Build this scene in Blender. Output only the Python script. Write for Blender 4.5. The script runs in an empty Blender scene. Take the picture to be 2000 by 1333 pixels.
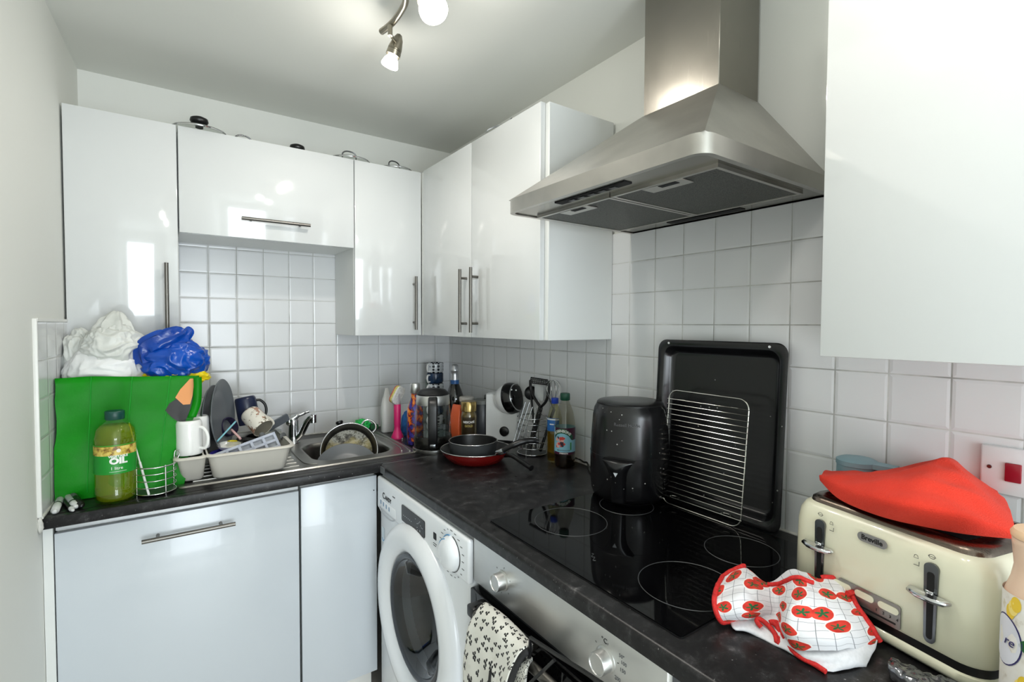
import bpy, bmesh, math, random
from mathutils import Vector, Matrix, Quaternion, noise
random.seed(7)
PI = math.pi
SC = bpy.context.scene
COL = SC.collection

# ---------------------------------------------------------------- camera
CAM = Vector((-1.2208, -2.3265, 1.3967))
CF = Vector((0.57244736, 0.81930279, -0.03235667))
CR = Vector((0.81980974, -0.57261691, 0.00467562))
CU = Vector((0.01469722, 0.02920286, 0.99946545))
FPX = 965.83
def at(px, py, ax, v):
    """the point of the plane axis=v that the photo shows at pixel px,py"""
    d = CF + CR*((px-1000)/FPX) - CU*((py-666.5)/FPX)
    return CAM + d*((v-CAM[ax])/d[ax])
def atp(px, py, P, n):
    d = CF + CR*((px-1000)/FPX) - CU*((py-666.5)/FPX)
    P = Vector(P); n = Vector(n)
    return CAM + d*((P-CAM).dot(n)/d.dot(n))
cd = bpy.data.cameras.new('camera'); cam = bpy.data.objects.new('camera', cd); COL.objects.link(cam)
cd.sensor_width = 36; cd.lens = FPX/2000*36; cd.clip_start = .02
m = Matrix((CR, CU, -CF)).transposed().to_4x4(); m.translation = CAM
cam.matrix_world = m
SC.camera = cam

# ---------------------------------------------------------------- materials
def lin(c):
    return tuple(((x/255)/12.92 if x/255 <= .04045 else ((x/255+.055)/1.055)**2.4) for x in c)
def rgba(c): return (*lin(c), 1)
class NT:
    def __init__(s, name):
        s.m = bpy.data.materials.new(name); s.m.use_nodes = True
        s.t = s.m.node_tree; s.n = s.t.nodes; s.n.clear()
        s.out = s.n.new('ShaderNodeOutputMaterial')
    def add(s, typ, **kw):
        nd = s.n.new(typ)
        for k, v in kw.items():
            if k.startswith('i_'):
                key = k[2:]
                key = int(key) if key.isdigit() else key.replace('_', ' ')
                s.set(nd.inputs[key], v)
            else: setattr(nd, k, v)
        return nd
    def set(s, inp, v):
        if isinstance(v, bpy.types.NodeSocket): s.t.links.new(v, inp)
        elif isinstance(v, bpy.types.Node): s.t.links.new(v.outputs[0], inp)
        else: inp.default_value = v
    def math(s, op, a, b=0, c=None):
        nd = s.add('ShaderNodeMath', operation=op); s.set(nd.inputs[0], a); s.set(nd.inputs[1], b)
        if c is not None: s.set(nd.inputs[2], c)
        return nd.outputs[0]
    def mix(s, f, a, b):
        nd = s.add('ShaderNodeMix', data_type='RGBA'); s.set(nd.inputs[0], f); s.set(nd.inputs[6], a); s.set(nd.inputs[7], b)
        return nd.outputs[2]
    def ramp(s, f, *stops):
        nd = s.add('ShaderNodeValToRGB'); s.set(nd.inputs[0], f)
        el = nd.color_ramp.elements
        while len(el) < len(stops): el.new(.5)
        for e, (p, c) in zip(el, stops): e.position = p; e.color = c if len(c) == 4 else (*c, 1)
        return nd.outputs[0]
    def noise(s, scale, detail=3, vec=None, rough=.5, out=0):
        nd = s.add('ShaderNodeTexNoise', i_Scale=scale, i_Detail=detail, i_Roughness=rough)
        if vec is not None: s.set(nd.inputs['Vector'], vec)
        return nd.outputs[out]
    def coord(s, which='Object'): return s.add('ShaderNodeTexCoord').outputs[which]
    def mapping(s, vec, scale=(1,1,1), rot=(0,0,0), loc=(0,0,0)):
        nd = s.add('ShaderNodeMapping'); s.set(nd.inputs['Vector'], vec)
        nd.inputs['Scale'].default_value = scale; nd.inputs['Rotation'].default_value = rot; nd.inputs['Location'].default_value = loc
        return nd.outputs[0]
    def bump(s, h, strength=.3, dist=.002):
        return s.add('ShaderNodeBump', i_Height=h, i_Strength=strength, i_Distance=dist).outputs[0]
    def bsdf(s, **kw):
        b = s.add('ShaderNodeBsdfPrincipled')
        for k, v in kw.items(): s.set(b.inputs[k.replace('_', ' ')], v)
        s.t.links.new(b.outputs[0], s.out.inputs[0]); return b
MATS = {}
def mat(name, c, rough=.5, metal=0, spec=.5, coat=0, nscale=0, namt=0, bscale=0, bstr=0, emit=0, bdist=.002, sheen=0):
    if name in MATS: return MATS[name]
    t = NT(name); col = rgba(c); kw = {}
    if nscale:
        f = t.noise(nscale, 4, t.coord())
        dk = tuple(x*(1-namt) for x in col[:3]); lt = tuple(min(1, x*(1+namt*.5)) for x in col[:3])
        col = t.ramp(f, (.3, dk), (.7, lt))
    if bscale:
        kw['Normal'] = t.bump(t.noise(bscale, 4, t.coord()), bstr, bdist)
    b = t.bsdf(Base_Color=col, Roughness=rough, Metallic=metal, **kw)
    b.inputs['Specular IOR Level'].default_value = spec; b.inputs['Coat Weight'].default_value = coat
    b.inputs['Coat Roughness'].default_value = .03
    if sheen: b.inputs['Sheen Weight'].default_value = sheen
    if emit:
        b.inputs['Emission Color'].default_value = rgba(c); b.inputs['Emission Strength'].default_value = emit
    MATS[name] = t.m; return t.m
def clear(name, tint, rough=.03, ior=1.45, gain=1):
    if name in MATS: return MATS[name]
    t = NT(name)
    tr = t.add('ShaderNodeBsdfTransparent', i_Color=(*tint, 1)); gl = t.add('ShaderNodeBsdfGlossy', i_Roughness=rough, i_Color=(1, 1, 1, 1))
    bk = t.add('ShaderNodeNewGeometry').outputs['Backfacing']; fr = t.add('ShaderNodeFresnel', i_IOR=t.math('ADD', ior, t.math('MULTIPLY', bk, 1/ior-ior)))
    mx = t.add('ShaderNodeMixShader', i_0=t.math('MULTIPLY', fr.outputs[0], gain), i_1=tr, i_2=gl)
    t.t.links.new(mx.outputs[0], t.out.inputs[0]); MATS[name] = t.m; return t.m
def milky(name, c, alpha, rough=.35):
    t = NT(name)
    tr = t.add('ShaderNodeBsdfTransparent', i_Color=(1, 1, 1, 1)); b = t.add('ShaderNodeBsdfPrincipled', i_Roughness=rough)
    b.inputs['Base Color'].default_value = rgba(c)
    mx = t.add('ShaderNodeMixShader', i_0=alpha, i_1=tr, i_2=b)
    t.t.links.new(mx.outputs[0], t.out.inputs[0]); MATS[name] = t.m; return t.m
TP = .1                                   # tile pitch
def tile_mat(name, a, a0, rf=.2):
    t = NT(name); sx = t.add('ShaderNodeSeparateXYZ', i_0=t.coord())
    def edge(o, off):
        q = t.math('DIVIDE', t.math('SUBTRACT', o, off), TP)
        q = t.math('ABSOLUTE', t.math('SUBTRACT', t.math('FRACT', t.math('ADD', q, .5)), .5))
        return t.math('MULTIPLY', q, TP)
    d = t.math('MINIMUM', edge(sx.outputs[a], a0), edge(sx.outputs[2], 1.4))
    wob = t.math('MULTIPLY', t.math('SUBTRACT', t.noise(30, 2, t.coord()), .5), .0008)
    d = t.math('ADD', d, wob)
    face = t.ramp(t.math('DIVIDE', d, .004), (.22, (0, 0, 0)), (.5, (1, 1, 1)))
    grime = t.noise(7, 4, t.coord(), .6)
    grout = t.ramp(grime, (.35, lin((150, 150, 146))), (.65, lin((208, 209, 206))))
    tile = t.ramp(t.noise(3, 2, t.coord()), (.3, lin((217, 218, 220))), (.7, lin((226, 227, 228))))
    lip = t.ramp(t.math('DIVIDE', d, .012), (.1, (0, 0, 0)), (.55, (1, 1, 1)))
    h = t.math('ADD', t.math('MULTIPLY', lip, .8), t.math('MULTIPLY', t.noise(12, 2, t.coord()), .25))
    t.bsdf(Base_Color=t.mix(face, grout, tile), Roughness=t.math('SUBTRACT', .75, t.math('MULTIPLY', face, .75-rf)), Normal=t.bump(h, .5, .002))
    return t.m
def steel_mat(name, c, axis, rough=.3, blotch=.12):
    t = NT(name); s = [90, 90, 90]; s[axis] = 1.5
    br = t.noise(6, 3, t.mapping(t.coord(), tuple(s)))
    bl = t.noise(5, 4, t.coord(), .6)
    col = t.ramp(bl, (.3, tuple(x*(1-blotch*1.6) for x in lin(c))), (.6, lin(c)))
    r = t.math('ADD', rough-.08, t.math('MULTIPLY', t.math('ADD', br, bl), .12))
    b = t.bsdf(Base_Color=col, Metallic=1, Roughness=r, Normal=t.bump(br, .08, .0006))
    MATS[name] = t.m; return t.m
def worktop_mat(name):
    t = NT(name); co = t.coord()
    a = t.noise(38, 9, co, .75); b = t.noise(9, 5, t.mapping(co, (1, 2.2, 1)), .6)
    v = t.math('ADD', t.math('MULTIPLY', a, .7), t.math('MULTIPLY', b, .3))
    col = t.ramp(v, (.36, lin((17, 16, 17))), (.51, lin((29, 28, 29))), (.59, lin((52, 51, 52))), (.69, lin((108, 106, 106))))
    fl = t.noise(170, 3, co, .5)
    col = t.mix(t.ramp(fl, (.70, (0, 0, 0)), (.76, (1, 1, 1))), col, (*lin((135, 133, 132)), 1))
    b = t.bsdf(Base_Color=col, Roughness=t.math('ADD', .2, t.math('MULTIPLY', a, .22)), Normal=t.bump(a, .12, .001)); b.inputs['Specular IOR Level'].default_value = .32
    MATS[name] = t.m; return t.m

# ---------------------------------------------------------------- mesh helpers
def bmn(): return bmesh.new()
def box(bm, x0, x1, y0, y1, z0, z1, bev=0, seg=2, M=None):
    v = [bm.verts.new(Vector((x, y, z))) for x in (x0, x1) for y in (y0, y1) for z in (z0, z1)]
    f = [bm.faces.new([v[i] for i in q]) for q in ((0,1,3,2),(4,6,7,5),(0,4,5,1),(2,3,7,6),(0,2,6,4),(1,5,7,3))]
    if bev:
        es = list({e for q in f for e in q.edges})
        r = bmesh.ops.bevel(bm, geom=es, offset=bev, segments=seg, profile=.5, affect='EDGES', clamp_overlap=True)
        v = list({w for q in r['faces'] for w in q.verts} | {w for w in v if w.is_valid})
    if M is not None:
        for w in v: w.co = M @ w.co
    return v
def ring(bm, pts): return [bm.verts.new(p) for p in pts]
def skin(bm, a, b, closed=True):
    n = len(a)
    for i in range(n if closed else n-1):
        try: bm.faces.new((a[i], a[(i+1) % n], b[(i+1) % n], b[i]))
        except ValueError: pass
def loft(bm, rings, cap0=True, cap1=True, closed=True):
    rs = [ring(bm, r) for r in rings]
    for a, b in zip(rs, rs[1:]): skin(bm, a, b, closed)
    if cap0: bm.faces.new(list(reversed(rs[0])))
    if cap1: bm.faces.new(rs[-1])
    return rs
def lathe(bm, prof, seg=32, M=None, sx=1, sy=1):
    """prof: (r, z) pairs; r = 0 closes the end"""
    M = M or Matrix(); prev = None
    for r, z in prof:
        if r <= 1e-6: cur = [bm.verts.new(M @ Vector((0, 0, z)))]
        else: cur = [bm.verts.new(M @ Vector((r*sx*math.cos(2*PI*i/seg), r*sy*math.sin(2*PI*i/seg), z))) for i in range(seg)]
        if prev:
            if len(prev) == 1 and len(cur) > 1:
                for i in range(seg): bm.faces.new((prev[0], cur[(i+1) % seg], cur[i]))
            elif len(cur) == 1 and len(prev) > 1:
                for i in range(seg): bm.faces.new((prev[i], prev[(i+1) % seg], cur[0]))
            elif len(cur) > 1: skin(bm, prev, cur)
        prev = cur
def tube(bm, pts, r, seg=8, closed=False, cap=True, square=False):
    pts = [Vector(p) for p in pts]; n = len(pts); rs = r if isinstance(r, (list, tuple)) else [r]*n
    tang = []
    for i in range(n):
        a = pts[(i-1) % n] if (closed or i) else pts[i]; b = pts[(i+1) % n] if (closed or i < n-1) else pts[i]
        tang.append((b-a).normalized())
    up = Vector((0, 0, 1)) if abs(tang[0].z) < .9 else Vector((1, 0, 0))
    u = (up - tang[0]*up.dot(tang[0])).normalized(); rings = []
    for i in range(n):
        u = (u - tang[i]*u.dot(tang[i])).normalized(); w = tang[i].cross(u)
        off = PI/4 if square else 0
        rings.append(ring(bm, [pts[i] + (u*math.cos(2*PI*k/seg+off) + w*math.sin(2*PI*k/seg+off))*rs[i] for k in range(seg)]))
    for a, b in zip(rings, rings[1:]): skin(bm, a, b)
    if closed:
        # match the start ring to the end ring's twist
        a, b = rings[-1], rings[0]
        k = min(range(seg), key=lambda s: (b[s].co-a[0].co).length)
        skin(bm, a, b[k:]+b[:k])
    elif cap:
        bm.faces.new(list(reversed(rings[0]))); bm.faces.new(rings[-1])
def spline(pts, n=8, closed=False):
    pts = [Vector(p) for p in pts]; out = []; L = len(pts)
    for i in range(L if closed else L-1):
        p0 = pts[(i-1) % L] if (closed or i) else pts[0]; p1 = pts[i]; p2 = pts[(i+1) % L]
        p3 = pts[(i+2) % L] if (closed or i < L-2) else pts[-1]
        for k in range(n):
            t = k/n
            out.append(.5*((2*p1) + (p2-p0)*t + (2*p0-5*p1+4*p2-p3)*t*t + (3*p1-p0-3*p2+p3)*t*t*t))
    if not closed: out.append(pts[-1])
    return out
def rrect(x0, x1, y0, y1, r, n=6):
    out = []
    for cx, cy, a in ((x1-r, y1-r, 0), (x0+r, y1-r, 90), (x0+r, y0+r, 180), (x1-r, y0+r, 270)):
        for k in range(n+1):
            t = math.radians(a + 90*k/n); out.append((cx+r*math.cos(t), cy+r*math.sin(t)))
    return out
def prism(bm, poly, z0, z1, M=None, bev=0):
    M = M or Matrix()
    loft(bm, [[M @ Vector((x, y, z0)) for x, y in poly], [M @ Vector((x, y, z1)) for x, y in poly]])
def patch(ctrl, nu=6, nv=6):
    rows = [spline(r, nu) for r in ctrl]
    cols = [spline([r[j] for r in rows], nv) for j in range(len(rows[0]))]
    return [[cols[j][i] for j in range(len(cols))] for i in range(len(cols[0]))]
def grid_mesh(bm, g, uv=True):
    vs = [[bm.verts.new(p) for p in r] for r in g]
    ul = bm.loops.layers.uv.verify() if uv else None
    R, Cn = len(g), len(g[0])
    for i in range(R-1):
        for j in range(Cn-1):
            f = bm.faces.new((vs[i][j], vs[i][j+1], vs[i+1][j+1], vs[i+1][j]))
            if uv:
                for lp, (a, b) in zip(f.loops, ((i, j), (i, j+1), (i+1, j+1), (i+1, j))): lp[ul].uv = (b/(Cn-1), a/(R-1))
    return vs
def rot_to(axis): return Vector((0, 0, 1)).rotation_difference(Vector(axis).normalized())
def frame(o, x, y):
    x = Vector(x).normalized(); y = Vector(y); z = x.cross(y).normalized(); y = z.cross(x)
    M = Matrix((x, y, z)).transposed().to_4x4(); M.translation = Vector(o); return M

# ---------------------------------------------------------------- scene graph helpers
def link(name, bm, m, parent=None, smooth=30, flip=True):
    if flip: bmesh.ops.recalc_face_normals(bm, faces=bm.faces[:])
    me = bpy.data.meshes.new(name); bm.to_mesh(me); bm.free()
    if isinstance(m, (list, tuple)):
        for q in m: me.materials.append(q)
    else: me.materials.append(m)
    o = bpy.data.objects.new(name, me); COL.objects.link(o)
    if parent is not None: o.parent = parent
    if smooth:
        for p in me.polygons: p.use_smooth = True
        if smooth < 180: me.set_sharp_from_angle(angle=math.radians(smooth+8))
    return o
def part(name, bm, m, parent, label=None, smooth=30, kind=None):
    o = link(name, bm, m, parent, smooth)
    if label: o['label'] = label
    if kind: o['kind'] = kind
    return o
def tag(o, label, cat, group=None, kind=None):
    o['label'] = label; o['category'] = cat
    if group: o['group'] = group
    if kind: o['kind'] = kind
    return o
def thing(name, label, cat, loc=(0, 0, 0), rz=0, group=None, rot=None):
    o = bpy.data.objects.new(name, None); COL.objects.link(o); o.empty_display_size = .02
    o.location = loc
    if rot is not None: o.rotation_mode = 'QUATERNION'; o.rotation_quaternion = rot
    else: o.rotation_euler = (0, 0, rz)
    return tag(o, label, cat, group)
def struct(name, bm, m, label=None, smooth=0, parent=None):
    o = link(name, bm, m, parent, smooth); o['kind'] = 'structure'
    if label: o['label'] = label
    return o
def solid(o, th, off=0):
    md = o.modifiers.new('thickness', 'SOLIDIFY'); md.thickness = th; md.offset = off; return o
def subsurf(o, n=1):
    md = o.modifiers.new('round', 'SUBSURF'); md.levels = n; md.render_levels = n; return o
def text(name, body, size, m, parent, M=None, ext=.0002, align='CENTER', wrap=None, shear=0, bold=0, sx=1, arc=None, label=None):
    """flat lettering in the local x-y plane, placed by M; wrap=R bends it round a cylinder of radius R about z"""
    cu = bpy.data.curves.new(name, 'FONT'); cu.body = body; cu.size = size; cu.extrude = ext; cu.align_x = align; cu.align_y = 'CENTER'
    cu.shear = shear; cu.offset = bold; cu.resolution_u = 3
    tmp = bpy.data.objects.new(name, cu); COL.objects.link(tmp)
    dg = bpy.context.evaluated_depsgraph_get(); dg.update()
    me = bpy.data.meshes.new_from_object(tmp.evaluated_get(dg)); bpy.data.objects.remove(tmp); bpy.data.curves.remove(cu)
    for v in me.vertices:
        x, y, z = v.co.x*sx, v.co.y, v.co.z
        if arc:
            a = x/arc; x, y = math.sin(a)*(arc+y), math.cos(a)*(arc+y)-arc
        if wrap:
            r, z0, a0 = wrap; a = a0 + x/r
            v.co = Vector((math.cos(a)*(r+z), math.sin(a)*(r+z), z0+y))
        else: v.co = M @ Vector((x, y, z)) if M is not None else Vector((x, y, z))
    me.materials.clear(); me.materials.append(m)
    o = bpy.data.objects.new(name, me); COL.objects.link(o); o.parent = parent
    if label: o['label'] = label
    return o
def wrap_patch(bm, r, z0, z1, a0, a1, n=24, zn=1, shape=None):
    """a sheet on a cylinder about z"""
    g = []
    for i in range(zn+1):
        row = []
        for j in range(n+1):
            u, v = j/n, i/zn; a = a0+(a1-a0)*u; z = z0+(z1-z0)*v
            row.append(Vector((r*math.cos(a), r*math.sin(a), z)))
        g.append(row)
    grid_mesh(bm, g)
def disc_on_cyl(bm, r, z, a, rr, rz, n=20):
    c = bm.verts.new((r*math.cos(a), r*math.sin(a), z))
    vs = [bm.verts.new((r*math.cos(a+rr*math.cos(t)/r), r*math.sin(a+rr*math.cos(t)/r), z+rz*math.sin(t))) for t in (2*PI*k/n for k in range(n))]
    for k in range(n): bm.faces.new((c, vs[k], vs[(k+1) % n]))
def crumple(p, amt, sc, seed):
    q = Vector(p)*sc + Vector((seed*3.1, seed*1.7, seed*5.3))
    d, _ = noise.voronoi(q)
    return amt*((d[1]-d[0])*1.1 - .35) + amt*.7*noise.noise(q*.6) + amt*.35*(1-2*abs(noise.noise(q*2.3)))
def ridged(p, amt, sc, seed):
    q = Vector(p)*sc + Vector((seed*3.1, seed*1.7, seed*5.3)); q += .5*noise.noise_vector(q*.9)
    k = .5*noise.noise(q*.8)
    for f, a in ((1., .55), (2.1, .42), (4.3, .10), (8.5, .03)): k += a*(.35-abs(noise.noise(q*f + Vector((f, 0, f)))))*1.6
    return amt*k
def blob(bm, c, rad, seed, amt=.25, sc=2.2, sub=5, fn=None, ker=None):
    r = bmesh.ops.create_icosphere(bm, subdivisions=sub, radius=1)
    for v in r['verts']:
        p = v.co.normalized(); k = 1 + (ker or crumple)(p, amt, sc, seed)
        q = Vector((p.x*rad[0], p.y*rad[1], p.z*rad[2]))*k
        if fn: q = fn(q, p)
        v.co = Vector(c) + q

# ---------------------------------------------------------------- shared materials
M_wall = mat('wall_paint', (226, 227, 222), .7, bscale=180, bstr=.04)
M_ceil = mat('ceiling_paint', (222, 223, 218), .85, bscale=120, bstr=.04)
M_gloss = mat('gloss_white_door', (214, 216, 216), .09, coat=.5)
M_carc = mat('white_carcass', (224, 226, 224), .4)
M_trim = mat('white_trim', (228, 228, 224), .35)
M_seal = mat('sealant', (205, 204, 198), .5, nscale=40, namt=.35)
M_handle = steel_mat('brushed_handle', (118, 115, 110), 2, .3, .05)
M_hood = steel_mat('brushed_hood_steel', (190, 187, 181), 1, .3, .14)
M_hood2 = steel_mat('brushed_chimney_steel', (146, 142, 134), 2, .2, .08)
M_steel = steel_mat('brushed_fascia_steel', (212, 212, 210), 1, .34, .06)
M_chrome = mat('chrome', (205, 206, 208), .12, 1)
M_chromed = mat('dark_chrome', (120, 122, 125), .2, 1)
M_sink = steel_mat('sink_steel', (158, 156, 151), 0, .3, .1)
M_top = worktop_mat('dark_mottled_worktop')
M_blackglass = mat('black_glass', (5, 5, 6), .04, spec=.3)
M_black = mat('black_plastic', (16, 16, 17), .35)
M_blackm = mat('matt_black', (14, 14, 14), .6)
M_blackg = mat('gloss_black', (10, 10, 11), .12)
M_dark = mat('dark_gap', (12, 12, 12), .8)
M_grey = mat('grey_mark', (105, 106, 108), .5)
M_ink = mat('black_ink', (22, 22, 24), .6)
M_white = mat('white_plastic', (232, 233, 233), .3)
M_wm = mat('appliance_white', (236, 239, 243), .25, coat=.2)
M_wire = mat('bright_wire', (215, 216, 215), .18, 1)
M_china = mat('white_china', (238, 238, 236), .12, coat=.4)

# ---------------------------------------------------------------- the room
CEIL = 2.293
def wl(y): return -1.466 + .0435*y                      # the left wall is a little out of square
bm = bmn(); box(bm, -2.2, .4, -4.9, .3, -.1, 0); struct('floor', bm, mat('pale_vinyl_floor', (212, 208, 202), .4, nscale=6, namt=.08))
bm = bmn(); box(bm, -2.2, .4, -4.9, .3, CEIL, CEIL+.1); struct('ceiling', bm, M_ceil)
bm = bmn(); box(bm, -1.9, .3, .008, .2, 0, CEIL); wb = struct('wall_back', bm, M_wall)
bm = bmn(); box(bm, .008, .2, -4.9, .1, 0, CEIL); wr = struct('wall_right', bm, M_wall)
bm = bmn(); prism(bm, [(wl(.1), .1), (wl(.1)-.2, .1), (wl(-4.9)-.2, -4.9), (wl(-4.9), -4.9)], 0, CEIL); wlft = struct('wall_left', bm, M_wall)
# rear wall behind the camera with the window that lights the room
WX0, WX1, WZ0, WZ1, RY = -1.5, -.4, .12, 2.05, -4.6
bm = bmn()
box(bm, -2.1, WX0, RY-.15, RY, 0, CEIL); box(bm, WX1, .1, RY-.15, RY, 0, CEIL)
box(bm, WX0, WX1, RY-.15, RY, 0, WZ0); box(bm, WX0, WX1, RY-.15, RY, WZ1, CEIL)
struct('wall_rear', bm, M_wall)
bm = bmn()
for x0, x1, z0, z1 in ((WX0, WX0+.05, WZ0, WZ1), (WX1-.05, WX1, WZ0, WZ1), (WX0+.05, WX1-.05, WZ0, WZ0+.05), (WX0+.05, WX1-.05, WZ1-.05, WZ1), (-.98, -.92, WZ0+.05, WZ1-.05)):
    box(bm, x0, x1, RY-.09, RY-.04, z0, z1, .004)
struct('window_1', bm, M_trim)

# tiled splashbacks
bm = bmn(); box(bm, -1.48, 0, 0, .008, .87, 1.715); part('tiled_splashback', bm, tile_mat('white_tiles_back', 0, -1.0805), wb, smooth=0, kind='structure')
bm = bmn(); box(bm, 0, .008, -3.2, 0, .87, 1.70); part('tiled_splashback', bm, tile_mat('white_tiles_right', 1, -1.2375), wr, smooth=0, kind='structure')
bm = bmn(); prism(bm, [(wl(0)+.007, 0), (wl(0), 0), (wl(-.632), -.632), (wl(-.632)+.007, -.632)], .9, 1.40)
part('tiled_splashback', bm, tile_mat('white_tiles_left', 1, -.035, .11), wlft, smooth=0, kind='structure')
bm = bmn()
xt = wl(-.636)
box(bm, xt-.002, xt+.009, -.640, -.632, .905, 1.408, .003)
prism(bm, [(wl(0)+.009, 0), (wl(0)-.002, 0), (wl(-.632)-.002, -.632), (wl(-.632)+.009, -.632)], 1.40, 1.408)
struct('trim_1', bm, M_trim, smooth=30)
# sealant beads along the walls
bm = bmn(); tube(bm, [(-1.455, -.002, .902), (-.9, -.002, .902), (0, -.002, .902)], .004, 6); tube(bm, [(-.002, 0, .902), (-.002, -1.2, .902), (-.002, -2.6, .902)], .004, 6)
tube(bm, [(wl(0)+.008, 0, .903), (wl(-.3)+.008, -.3, .903), (wl(-.632)+.006, -.634, .903)], .005, 6)
blob(bm, (wl(-.63)+.004, -.637, .884), (.006, .006, .02), 3, .3, 2, 3)
struct('trim_2', bm, M_seal, smooth=60)

# ---------------------------------------------------------------- wall cabinets
def bar_handle(parent, c, along, L, out, standoff=.03, r=.006, gap=.16):
    """round bar with two posts; c centre on the door face"""
    c = Vector(c); a = Vector(along); o = Vector(out); bm = bmn()
    q = c + o*standoff
    tube(bm, [q-a*L/2, q-a*(L/2-.001), q+a*(L/2-.001), q+a*L/2], r, 14)
    h = part('handle', bm, M_handle, parent, smooth=40)
    for s in (-1, 1):
        bm = bmn(); p = c + a*s*gap/2; tube(bm, [p, p+o*standoff], r*.75, 10); part('post', bm, M_handle, h)
    return h
def wall_unit(label, loc, rz, w, h, depth, doors, group='white gloss wall cabinets'):
    """local frame: x along the wall, front towards -y, z up; doors: (x0, x1, z0, z1, handle centre, along, length)"""
    t = thing('wall_cabinet', label, 'cabinet', loc, rz, group)
    bm = bmn(); box(bm, 0, w, -depth+.019, -.001, 0, h, .0015, 1); part('body', bm, M_carc, t)
    for x0, x1, z0, z1, hc, al, L in doors:
        bm = bmn(); box(bm, x0, x1, -depth, -depth+.018, z0, z1, .002, 2); d = part('door', bm, M_gloss, t)
        if hc: bar_handle(d, (hc[0], -depth, hc[1]), al, L, (0, -1, 0), gap=L*.72)
    return t
ZX, XX = (0, 0, 1), (1, 0, 0)
wall_unit('tall white gloss wall cabinet in the left corner above the green bag', (-1.465, 0, 1.35), 0, .282, .715, .29,
          [(-.008, .2805, 0, .717, (.247, .133), ZX, .23)])
wall_unit('short wide white wall cabinet with a lift-up door above the sink', (-1.181, 0, 1.712), 0, .595, .353, .29,
          [(.001, .594, -.004, .355, (.302, .062), XX, .232)])
wall_unit('narrow white wall cabinet on the back wall beside the corner', (-.585, 0, 1.35), 0, .296, .715, .29,
          [(.001, .294, 0, .717, (.257, .14), ZX, .232)])
dc = wall_unit('double-door white wall cabinet on the right wall left of the hood', (0, -.312, 1.35), -PI/2, .85, .715, .293,
          [(.006, .419, 0, .717, (.388, .136), ZX, .235), (.422, .832, 0, .717, (.468, .136), ZX, .235)])
bm = bmn(); box(bm, -.021, 0, -.288, -.27, 0, .716); part('corner_post', bm, M_carc, dc)
wall_unit('white wall cabinet at the right edge of the picture beyond the hood', (0, -1.93, 1.345), -PI/2, .80, .72, .293,
          [(0, .50, 0, .722, None, 0, 0), (.503, .80, 0, .722, None, 0, 0)])

# saucepan lids lying on the cabinet tops
def lid(label, x, y, z, r, knob, rz=0, tilt=(0, 0), gl=True):
    rot = Quaternion((0, 0, 1), rz) @ Quaternion((1, 0, 0), tilt[0]) @ Quaternion((0, 1, 0), tilt[1])
    t = thing('pot_cover', label, 'lid', (x, y, z), rot=rot, group='saucepan lids on top of the wall cabinets')
    bm = bmn(); lathe(bm, [(r*.985, .001), (r, .004), (r*.98, .007), (r*.93, .0075), (r*.93, .004), (r*.985, .001)], 48); part('rim', bm, M_chrome, t)
    bm = bmn(); lathe(bm, [(r*.93, .006), (r*.7, .014), (r*.4, .019), (.012, .021), (0, .021)], 40); part('glass', bm, clear('lid_glass', (.75, .78, .76)), t)
    if knob == 'knob':
        bm = bmn(); lathe(bm, [(0, .02), (.012, .02), (.012, .03), (.024, .034), (.029, .043), (.027, .052), (.014, .058), (0, .059)], 24); part('knob', bm, M_black, t, smooth=60)
    else:
        bm = bmn(); tube(bm, spline([(-.028, 0, .019), (-.027, 0, .036), (-.012, 0, .046), (.012, 0, .046), (.027, 0, .036), (.028, 0, .019)], 5), .0028, 8); part('loop_handle', bm, M_chromed, t, smooth=60)
    return t
ZL = 2.066
lid('glass lid with a round black knob overhanging the seam of the two left cabinets', -1.115, -.235, ZL+.003, .088, 'knob', 0, (.0, .0))
lid('lid showing only a thin metal loop, next to the black-knobbed lid', -.97, -.175, ZL, .085, 'loop', .1)
lid('lid showing just the tip of a black knob over the wide cabinet', -.775, -.16, ZL, .085, 'knob')
lid('metal loop lid lying over the seam between the wide and the narrow cabinet', -.585, -.225, ZL+.004, .085, 'loop', .0)
lid('metal loop lid on the narrow cabinet next to the corner', -.385, -.215, ZL+.004, .08, 'loop', .25)
lid('lid showing only a dark curved rim on top of the double-door cabinet', -.20, -.87, ZL+.012, .1, 'loop', .6, (0, -.12))

# ---------------------------------------------------------------- cooker hood
HZ0, HZ1 = 1.689, 1.7245
hd = thing('cooker_hood', 'stainless steel chimney cooker hood on the right wall above the hob', 'hood', (0, -1.532, HZ0))
def hp(x, y, z): return Vector((x, y, z))
HH = HZ1-HZ0; hy = .294; hx = -.482
def hoodrect(x0, dy, r, n=8):
    out = [(0, dy)]
    for cx, cy, a in ((x0+r, dy-r, 90), (x0+r, -dy+r, 180)):
        for k in range(n+1):
            tt = math.radians(a+90*k/n); out.append((cx+r*math.cos(tt), cy+r*math.sin(tt)))
    out.append((0, -dy)); return out
bm = bmn()
o = hoodrect(hx, hy, .03); i = hoodrect(hx+.012, hy-.012, .02)
loft(bm, [[Vector((x, y, .006)) for x, y in i], [Vector((x, y, 0)) for x, y in i], [Vector((x, y, 0)) for x, y in o], [Vector((x, y, HH)) for x, y in o], [Vector((x, y, HH)) for x, y in hoodrect(hx+.003, hy-.003, .028)]], True, True)
part('lip', bm, M_hood, hd, smooth=40)
CZ = 1.955-HZ0; cx0 = -.168; cy0, cy1 = 1.532-1.648, 1.532-1.428
bm = bmn()
b = [(0, hy-.004), (hx+.006, hy-.004), (hx+.006, -hy+.004), (0, -hy+.004)]
tp = [(0, cy1+.002), (cx0-.002, cy1+.002), (cx0-.002, cy0-.002), (0, cy0-.002)]
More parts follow.
